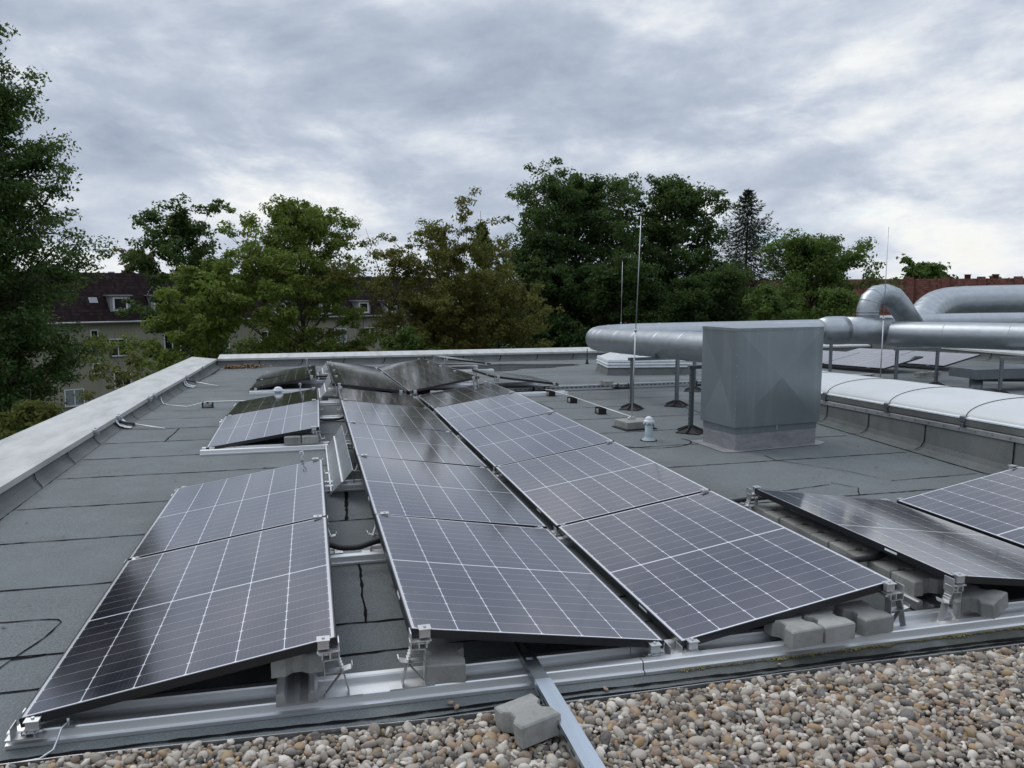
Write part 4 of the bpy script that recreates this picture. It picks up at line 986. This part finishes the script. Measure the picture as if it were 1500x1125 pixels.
def tree(label, x, y, top, bot, rad, leaf, n_leaf, lsize, env, seed, limbs=34, stems=1, tr=.22, base=-12., gap=.0, clr=.55, name='tree', spread=.0, up=.5):
    """env: list of (t, r): crown radius (share of rad) over the crown's height"""
    global rng
    rs=random.Random(seed); rg=np.random.default_rng(seed)
    t=thing(name,label,'tree',(x,y,base)); top-=base; bot-=base
    wood=MB(); tips=[]; te=[e[0] for e in env]; re=[e[1] for e in env]
    for s_ in range(stems):
        a0=rs.random()*6.28; off=np.array([math.cos(a0),math.sin(a0)])*(spread*rs.uniform(.4,1) if stems>1 else 0)
        bs=np.array([off[0]*.35,off[1]*.35]); zt=top*(1 if s_==0 else rs.uniform(.82,.97)); n=12; pts=[]; w0=rs.random()*6
        for i in range(n+1):
            q=i/n; wob=rad*.05*math.sin(3*q*math.pi+w0)
            pts.append(np.array([bs[0]+off[0]*q+wob*q, bs[1]+off[1]*q+wob*.7*q, zt*q*.985]))
        P=np.array(pts); wood.tube(P,[tr*(1-.93*(i/n)**.85)*(1 if stems==1 else .62) for i in range(n+1)],8)
        nl=max(4,limbs//stems)
        for k in range(nl):
            q=(k+rs.random()*.8)/nl; zc=bot+(zt-bot)*q*.97; az=k*2.399+rs.uniform(-.5,.5)
            o=np.array([np.interp(zc*.93,P[:,2],P[:,i]) for i in range(3)])
            ln=rad*np.interp(q,te,re)*rs.uniform(.62,1.12); el=np.interp(q,[0,1],[.05,1.0])*up*2*rs.uniform(.7,1.3)-.05
            d_=np.array([math.cos(az)*math.cos(el),math.sin(az)*math.cos(el),math.sin(el)]); L=[o]; cur=o.copy(); dd=d_.copy()
            for j in range(5):
                dd=dd+np.array([rs.gauss(0,.13),rs.gauss(0,.13),rs.gauss(.05,.1)]); dd/=np.linalg.norm(dd); cur=cur+dd*ln/5; L.append(cur.copy())
            rb=tr*.32*(ln/(rad+.01))**.7*(1-.5*q); wood.tube(L,[max(.008,rb*(1-.85*j/5)) for j in range(6)],5)
            tips+= [(L[j],.5+.1*j) for j in (2,3,4,5)]
            for b in range(5):
                j=rs.choice([1,2,3,4,4]); o2=L[j]; l2=ln*rs.uniform(.22,.42); az2=az+rs.uniform(-1.3,1.3); el2=rs.uniform(-.2,.9)
                d2=np.array([math.cos(az2)*math.cos(el2),math.sin(az2)*math.cos(el2),math.sin(el2)]); e=o2+d2*l2; mid_=o2+d2*l2*.55+np.array([0,0,.05*l2])
                wood.tube([o2,mid_,e],[max(.006,rb*.4),max(.005,rb*.25),.004],4); tips+=[(mid_,.8),(e,1.0)]
    wood.build('trunk',M['bark'],t,recalc=False)
    C=np.array([q[0] for q in tips]); wt=np.array([q[1] for q in tips]); keep=rg.random(len(C))>gap; C,wt=C[keep],wt[keep]
    per=np.maximum(1,rg.poisson(n_leaf/len(C),len(C))); idx=np.repeat(np.arange(len(C)),per)
    cr=clr*rg.uniform(.55,1.25,len(C))
    off=rg.normal(size=(len(idx),3)); off/=np.linalg.norm(off,axis=1,keepdims=True); off*=(rg.random(len(idx))**.5)[:,None]
    pos=C[idx]+off*cr[idx][:,None]*np.array([1,1,.62])
    nr=off*.7+rg.normal(size=off.shape)*.6+np.array([0,0,.55]); nr/=np.linalg.norm(nr,axis=1,keepdims=True)
    rng_=rng; rng=rg; V,F=leaves_mesh(pos,nr,lsize); rng=rng_
    npmesh('crown',V,F,LEAF[leaf],t)
    return t
def spruce(label,x,y,top,bot,rad,seed,base=-12.):
    rs=random.Random(seed); rg=np.random.default_rng(seed); t=thing('spruce_tree',label,'tree',(x,y,base)); top-=base; bot-=base
    wood=MB(); wood.tube([(0,0,0),(0,0,top*.5),(.03,0,top)],[.3,.18,.012],8); C=[]; D=[]
    z=bot
    while z<top-.1:
        q=(z-bot)/(top-bot); r_=rad*(1-q)**.95+.12
        nb=7 if q<.8 else 5; a0=rs.random()*6.28
        for k in range(nb):
            az=a0+6.283*k/nb+rs.uniform(-.35,.35); ln=r_*rs.uniform(.62,1.15); n=8; P=[]
            for j in range(n+1):
                s_=j/n; P.append(np.array([math.cos(az)*ln*s_,math.sin(az)*ln*s_, z-.30*ln*math.sin(s_*2.0)+.36*ln*s_**3+rs.gauss(0,.02)]))
            wood.tube(P,[.035*(1-.85*j/n)*(1-q*.7)+.004 for j in range(n+1)],4,False)
            side=np.array([-math.sin(az),math.cos(az),0])
            for j in range(1,n+1):
                fwd=P[j]-P[j-1]; fwd=fwd/np.linalg.norm(fwd); wid=.42*ln*(1-.75*j/n)*.55+.06
                for _ in range(int(5+26*ln/rad)):
                    o=rs.uniform(-1,1); c=P[j]-fwd*rs.random()*ln/n+side*o*wid+np.array([0,0,-abs(o)*.05-abs(rs.gauss(0,.10))])
                    C.append(c); D.append(fwd*.7+side*np.sign(o)*rs.uniform(.2,.9)+np.array([0,0,rs.uniform(-.9,.05)]))
        z+=rs.uniform(.42,.62)*(1.15-.6*q)
    C=np.array(C); u=np.array(D); u/=np.linalg.norm(u,axis=1,keepdims=True); nr=rg.normal(size=C.shape)
    wood.build('trunk',M['bark'],t,recalc=False)
    v=np.cross(nr,u); v/=np.linalg.norm(v,axis=1,keepdims=True)
    s=rg.uniform(.13,.27,len(C))[:,None]; V=np.stack([C-u*s*.3,C+v*s*.2+u*s*.3,C+u*s,C-v*s*.2+u*s*.3],1).reshape(-1,3)
    npmesh('crown',V,np.arange(len(V)).reshape(-1,4),LEAF['spruce'],t)
OVAL=[(0,.55),(.2,.9),(.45,1),(.7,.85),(.9,.5),(1,.2)]; TALL=[(0,.75),(.25,1),(.5,.9),(.75,.6),(1,.12)]; WIDE=[(0,.5),(.3,.95),(.6,1),(.85,.75),(1,.3)]; FAN=[(0,.4),(.35,.75),(.7,1),(.9,.85),(1,.4)]
tree('towering poplar at the left picture edge, taller than everything else',-12.7,35.5,16.99,-7.09,4.6,'poplar',210000,0.09,[(0,.6),(.12,.85),(.3,.95),(.42,1.06),(.55,1.0),(.7,.82),(.85,.6),(1,.18)],11,190,tr=0.38,clr=0.72,up=.8,gap=.05)
tree('dark feathery tree in front of the brown roof, left of the light green tree',-7.0,54.4,7.19,-6.25,4.9,'dark',27599,0.133,FAN,12,46,clr=0.62,gap=.22,up=.55)
tree('light green tree left of centre with bare twigs poking above',0.8,42.4,6.63,-5.13,5.0,'light',72000,0.092,[(0,.9),(.3,1.1),(.5,1.05),(.7,.95),(.88,.6),(1,.25)],13,78,clr=0.52,up=.6,gap=.2)
tree('low yellowish green tree spreading at the left end of the far parapet',-3.9,40.5,2.99,-4.85,4.2,'light',27599,0.108,WIDE,14,34,clr=0.52)
tree('bronze green many stemmed tree in the middle of the skyline',7.3,38.9,4.8,-3.17,4.5,'brown',56000,0.088,FAN,15,84,stems=5,tr=0.20,spread=2.1,clr=0.46,up=.6,gap=.15)
tree('shorter bronze tree to the right of the many stemmed one',12.0,39.3,4.39,-3.45,3.2,'brown',20700,0.095,FAN,16,46,stems=3,tr=0.18,spread=1.3,clr=0.43,up=.55)
tree('tallest dark green tree of the middle group',22.7,58.5,10.6,-4.85,7.2,'dark',76000,0.14,[(0,.7),(.3,.95),(.6,1),(.82,.85),(.95,.5),(1,.3)],17,95,clr=0.87,tr=0.44,gap=.05)
tree('round dark green tree left of the spruce',30.4,56.4,10.6,-4.85,5.6,'dark',54000,0.14,[(0,.6),(.3,.8),(.6,1),(.85,.9),(.96,.55),(1,.3)],18,76,clr=0.82,tr=0.38,gap=.12)
spruce('dark pointed spruce rising behind the round trees',39.2,60.0,10.9,-2.75,10.0,19)
tree('broad green tree right of the spruce, behind the ducts',34.4,43.6,5.37,-4.29,4.9,'mid',48000,0.115,WIDE,20,60,clr=0.71,tr=0.35)
tree('small bright green tree in front of the broad tree, left one',27.6,38.2,2.71,-4.29,2.2,'mid',11500,0.108,OVAL,21,28,clr=0.52)
tree('small bright green tree in front of the broad tree, right one',31.5,37.2,2.29,-4.29,2.7,'mid',12649,0.108,OVAL,22,30,clr=0.52)
tree('distant tree rising behind the red tiled houses',102.8,108.9,6.91,-4.85,5.3,'mid',6899,0.381,WIDE,23,30,clr=1.03)
tree('tiny distant tree just above the red tiled ridge',113.7,104.1,4.81,-6.25,3.1,'mid',2875,0.356,WIDE,33,18,clr=0.82)
tree('reddish distant tree peeping over the brown roof ridge',-22.4,119.6,8.03,-4.85,4.5,'red',5750,0.279,WIDE,24,30,clr=0.71,gap=.3)
tree('rounded light green bush below the bronze tree',5.6,35.2,0.61,-5.55,1.8,'mid',10350,0.095,OVAL,25,30,clr=0.43,tr=0.12,name='bush')
tree('thin yellow green sapling left of the far roof corner',-5.6,28.1,0.4,-5.55,2.1,'yellow',4200,0.076,FAN,26,26,stems=2,spread=0.7,clr=0.27,tr=0.09,gap=.2)
tree('low olive green tree just beyond the left coping',-8.5,27.2,-1.6,-7.65,1.9,'yellow',6899,0.083,OVAL,27,30,clr=0.35,tr=0.11,gap=.15)
tree('dark narrow tree top between the bronze and the tallest tree',16.8,68.7,9.43,-4.85,2.4,'dark',10350,0.178,TALL,28,36,clr=0.62)
tree('dark leafy tree filling in behind the round duct',23.2,50.9,3.41,-5.13,5.3,'dark',40000,0.13,WIDE,29,50,clr=0.77)
tree('dark leafy tree below the spruce',30.1,49.4,2.99,-5.13,4.3,'dark',34000,0.13,WIDE,30,44,clr=0.77)
tree('dark tree directly behind the shorter bronze tree',18.3,55.1,6.91,-4.85,4.2,'dark',34000,0.135,OVAL,31,44,clr=0.77)
tree('dark undergrowth tree behind the many stemmed bronze tree',11.6,49.5,1.03,-6.25,4.6,'dark',18400,0.146,WIDE,32,40,clr=0.71)

# ------------------------------------------------------------------ apartment house behind the left trees
def f_tile(cols, rh, rw):
    def fn(g,b):
        uv=g.coord('UV'); u,v,_=g.sep(uv); r_=(v/rh); f=r_.fract(); col=(u/rw)
        wn=X(g.nt,g.node('ShaderNodeTexWhiteNoise',{0:g.comb(col.floor(),r_.floor(),0.)},noise_dimensions='2D').outputs[0])
        n=g.noise(g.coord(),.5,4); n2=g.noise(g.coord(),3,4,.7)
        c=g.ramp((wn*.55+n*.5),[(.2,cols[0]),(.5,cols[1]),(.85,cols[2])])
        c=g.mix(f.lt(.14)*.75,c,mul(cols[0],.35)); c=g.mix(g.maprange(n2,.6,.8)*.3,c,mul(cols[2],1.4))
        pb(g,b,col=c,rough=.9,spec=.12,normal=g.bump(f,.6,.03))
    return fn
M['dark_tile']=material('dark_brown_roof_tile',f_tile([(.010,.007,.008),(.017,.011,.012),(.028,.018,.018)],.34,.25))
M['red_tile']=material('red_roof_tile',f_tile([(.055,.022,.017),(.09,.037,.028),(.13,.06,.045)],.34,.25))
def f_render(g,b):
    p=g.coord(); n=g.noise(p,.6,5,.6); st_=g.noise(g.scale(p,(5,5,.35)),1.3,5,.7)
    c=g.ramp(n,[(.3,(.235,.22,.17)),(.7,(.30,.283,.225))]); c=g.mix(g.maprange(st_,.48,.72)*.5,c,(.13,.125,.10))
    pb(g,b,col=c,rough=.92,normal=g.bump(st_,.15,.02))
M['render']=material('stained_beige_render',f_render)
M['pane']=m_plain('dark_window_glass',(.012,.014,.018),.08,.2)
M['curtain']=m_plain('curtained_glass',(.22,.24,.26),.15,.25)
M['wframe']=m_plain('white_window_frame',(.62,.62,.60),.5,.06)
M['brick']=material('red_brick',f_tile([(.06,.024,.02),(.09,.037,.03),(.12,.055,.045)],.09,.28))
M['zinc']=m_metal('grey_zinc',(.3,.31,.33),.5,.12,.6)
def uv_quad(ob, fn):
    me=ob.data; l=me.uv_layers.new(name='UVMap')
    for lo in me.loops: l.data[lo.index].uv=fn(me.vertices[lo.vertex_index].co)
ap=thing('apartment_house','long beige apartment house with dark brown tiled roof behind the left trees','building',(-26.9,61.1,-12),math.atan2(16.14,29.9))
LN=51.0; EZ=12-.75; RZ=12+3.28; DP=12.; SL=3.2; ov=.4
b=MB(); b.box(-9,LN,0,DP,0,EZ); b.build('wall',M['render'],ap)
r=MB()
r.add([(-9.2,-ov,EZ-.1),(LN+.2,-ov,EZ-.1),(LN+.2,SL,RZ),(-9.2,SL,RZ),(-9.2,DP+ov,EZ-.1),(LN+.2,DP+ov,EZ-.1),(LN+.2,DP-SL,RZ),(-9.2,DP-SL,RZ)],[(0,1,2,3),(3,2,6,7),(4,7,6,5),(0,3,7,4),(1,5,6,2),(0,4,5,1)])
rf=r.build('roof',M['dark_tile'],ap); uv_quad(rf,lambda c:(c.x,c.z*1.25))
gt=MB(); gt.tube([(-9.2,-ov-.06,EZ-.08),(LN+.2,-ov-.06,EZ-.08)],.09,8); gt.build('gutter',M['zinc'],ap)
for cx_ in (-3.5,6.1,21.0,30.0,38.0,45.0):
    dp_=MB(); dp_.tube([(cx_,-.09,EZ-.1),(cx_,-.09,.3)],.055,8); dp_.build('downpipe',M['zinc'],ap)
for k in range(11):
    cx_=-6+k*5.2; c=MB(); c.box(cx_,cx_+.45,SL+.2,SL+.55,RZ+.001,RZ+.1); c.build('ridge_vent',M['zinc'],rf)
def win(s,z,wd,hh,glass='pane',mull=True,y=0.):
    f=MB(); t_=.08
    f.box(s-wd/2,s+wd/2,y-.05,y-.003,z-hh/2,z-hh/2+t_); f.box(s-wd/2,s+wd/2,y-.05,y-.003,z+hh/2-t_,z+hh/2); f.box(s-wd/2,s-wd/2+t_,y-.05,y-.003,z-hh/2+t_,z+hh/2-t_); f.box(s+wd/2-t_,s+wd/2,y-.05,y-.003,z-hh/2+t_,z+hh/2-t_)
    if mull: f.box(s-.04,s+.04,y-.05,y-.003,z-hh/2+t_,z+hh/2-t_)
    o=f.build('window',M['wframe'],ap); q=MB(); q.box(s-wd/2+t_,s+wd/2-t_,y-.025,y-.004,z-hh/2+t_,z+hh/2-t_); q.build('pane',M[glass],o)
    q=MB(); q.box(s-wd/2-.06,s+wd/2+.06,y-.14,y-.051,z-hh/2-.05,z-hh/2); q.build('sill',M['zinc'],o)
win(12.45,12-1.85,.6,.85,'pane',False); win(14.2,12-2.95,1.35,1.45); win(14.4,12-5.65,1.35,1.45); win(14.3,12-8.4,1.35,1.45)
win(10.7,12-6.85,1.45,1.4,'curtain'); win(12.45,12-4.6,.6,.85,'pane',False)
for s_ in (-4,1.7,5.2,18.6,23.0,27.4,31.0,35.2,38.7,42.8,46.5):
    for i,zz_ in enumerate((-2.75,-5.5,-8.3)): win(s_,12+zz_,1.4,1.45,'curtain' if (int(s_*3)+i)%3==0 else 'pane')
def dormer(s,z):
    fy=lambda h:(h-EZ+.1)/(RZ-EZ+.1)*(SL+ov)-ov
    f=MB(); y0=fy(z-.72)-.02; w_=.8
    f.box(s-w_,s+w_,y0,SL,z-.7,z+.58); f.box(s-w_-.16,s+w_+.16,y0-.2,SL,z+.581,z+.68)
    o=f.build('dormer',M['zinc'],ap)
    q=MB(); t_=.14; hw_,hh=.58,.62
    yy=y0-.04; q.box(s-hw_,s+hw_,yy,y0-.002,z-hh,z-hh+t_); q.box(s-hw_,s+hw_,yy,y0-.002,z+hh-.12-t_,z+hh-.12); q.box(s-hw_,s-hw_+t_,yy,y0-.002,z-hh+t_,z+hh-.12-t_); q.box(s+hw_-t_,s+hw_,yy,y0-.002,z-hh+t_,z+hh-.12-t_); q.build('window_frame',M['wframe'],o)
    p=MB(); p.box(s-hw_+t_,s+hw_-t_,yy+.015,y0-.003,z-hh+t_,z+hh-.12-t_); p.build('pane',M['pane'],o)
for s_ in (-3.5,2.5,8.4,14.65,17.9,23.1,28.7,33.6,37.9,41.3,46): dormer(s_,12.72 if s_<28 else 12.1)
q=MB(); fy=lambda h:(h-EZ+.1)/(RZ-EZ+.1)*(SL+ov)-ov
q.add([(12.5,fy(12.75)-.03,12.75),(13.15,fy(12.75)-.03,12.75),(13.15,fy(13.2)-.03,13.2),(12.5,fy(13.2)-.03,13.2)],[(0,1,2,3)]); q.build('roof_window',M['curtain'],rf)

# red tiled houses at the right
rh=thing('red_terrace','long red tiled terrace with brick firewalls beyond the ducts','building',(43.8,90.8,-12),math.atan2(-20.87,24.16))
b=MB(); b.box(-11,64,0,11,0,9.2); wl_=b.build('wall',M['brick'],rh); uv_quad(wl_,lambda c:(c.x,c.z))
def ry(z): return -.4+(z-9.1)/(15.2-9.1)*6.4
r=MB(); r.add([(-11,-.4,9.1),(64,-.4,9.1),(64,6.0,15.2),(-11,6.0,15.2),(-11,11.4,9.1),(64,11.4,9.1)],[(0,1,2,3),(3,2,5,4),(0,3,4),(1,5,2),(0,4,5,1)])
rf2=r.build('roof',M['red_tile'],rh); uv_quad(rf2,lambda c:(c.x,c.z*1.5))
for k,s_ in enumerate((-6,1,7.5,13.5,20,26,30.3,34,37.6,41.2,45.5,51,57)):
    f=MB(); w_=.4
    f.add([(s_-w_,-.6,9.1),(s_+w_,-.6,9.1),(s_+w_,-.6,9.7),(s_-w_,-.6,9.7),(s_-w_,5.6,15.4),(s_+w_,5.6,15.4),(s_-w_,6.4,15.4),(s_+w_,6.4,15.4),(s_-w_,6.4,9.1),(s_+w_,6.4,9.1)],[(0,1,2,3),(3,2,5,4),(4,5,7,6),(6,7,9,8),(1,9,7,5,2),(0,3,4,6,8),(0,8,9,1)])
    o=f.build('firewall',M['brick'],rh); uv_quad(o,lambda c:(c.x+c.y,c.z))
for s_ in (-3,4,11,22,36.0,38.8,42.3,43.6,49,54):
    c=MB(); c.box(s_,s_+.6,6.6,7.3,14.0,15.6); c.box(s_-.05,s_+.65,6.55,7.35,15.601,15.68); o=c.build('chimney',M['brick'],rf2); uv_quad(o,lambda c:(c.x+c.y,c.z))

# bits of leaf litter blown over the felt
lv=[];lf_=[]
for k in range(420):
    xx,yy=rnd.uniform(-1.05,6.8),rnd.uniform(-.1,16)
    r_=rnd.uniform(.006,.02); a_=rnd.random()*6.28; c=np.array([xx,yy,rz(yy)+.007+rnd.random()*.006])
    u_=np.array([math.cos(a_),math.sin(a_),rnd.uniform(-.2,.2)])*r_; v_=np.array([-math.sin(a_),math.cos(a_),rnd.uniform(-.2,.2)])*r_*.5
    o=len(lv); lv+=[c-u_,c+v_,c+u_,c-v_]; lf_.append((o,o+1,o+2,o+3))
tag(npmesh('leaf_litter',np.array(lv),np.array(lf_),m_leaf('dry_leaf',(.05,.035,.02),(.14,.09,.05),.1)),'dry leaf bits scattered over the grey felt roof','leaves',kind='stuff')
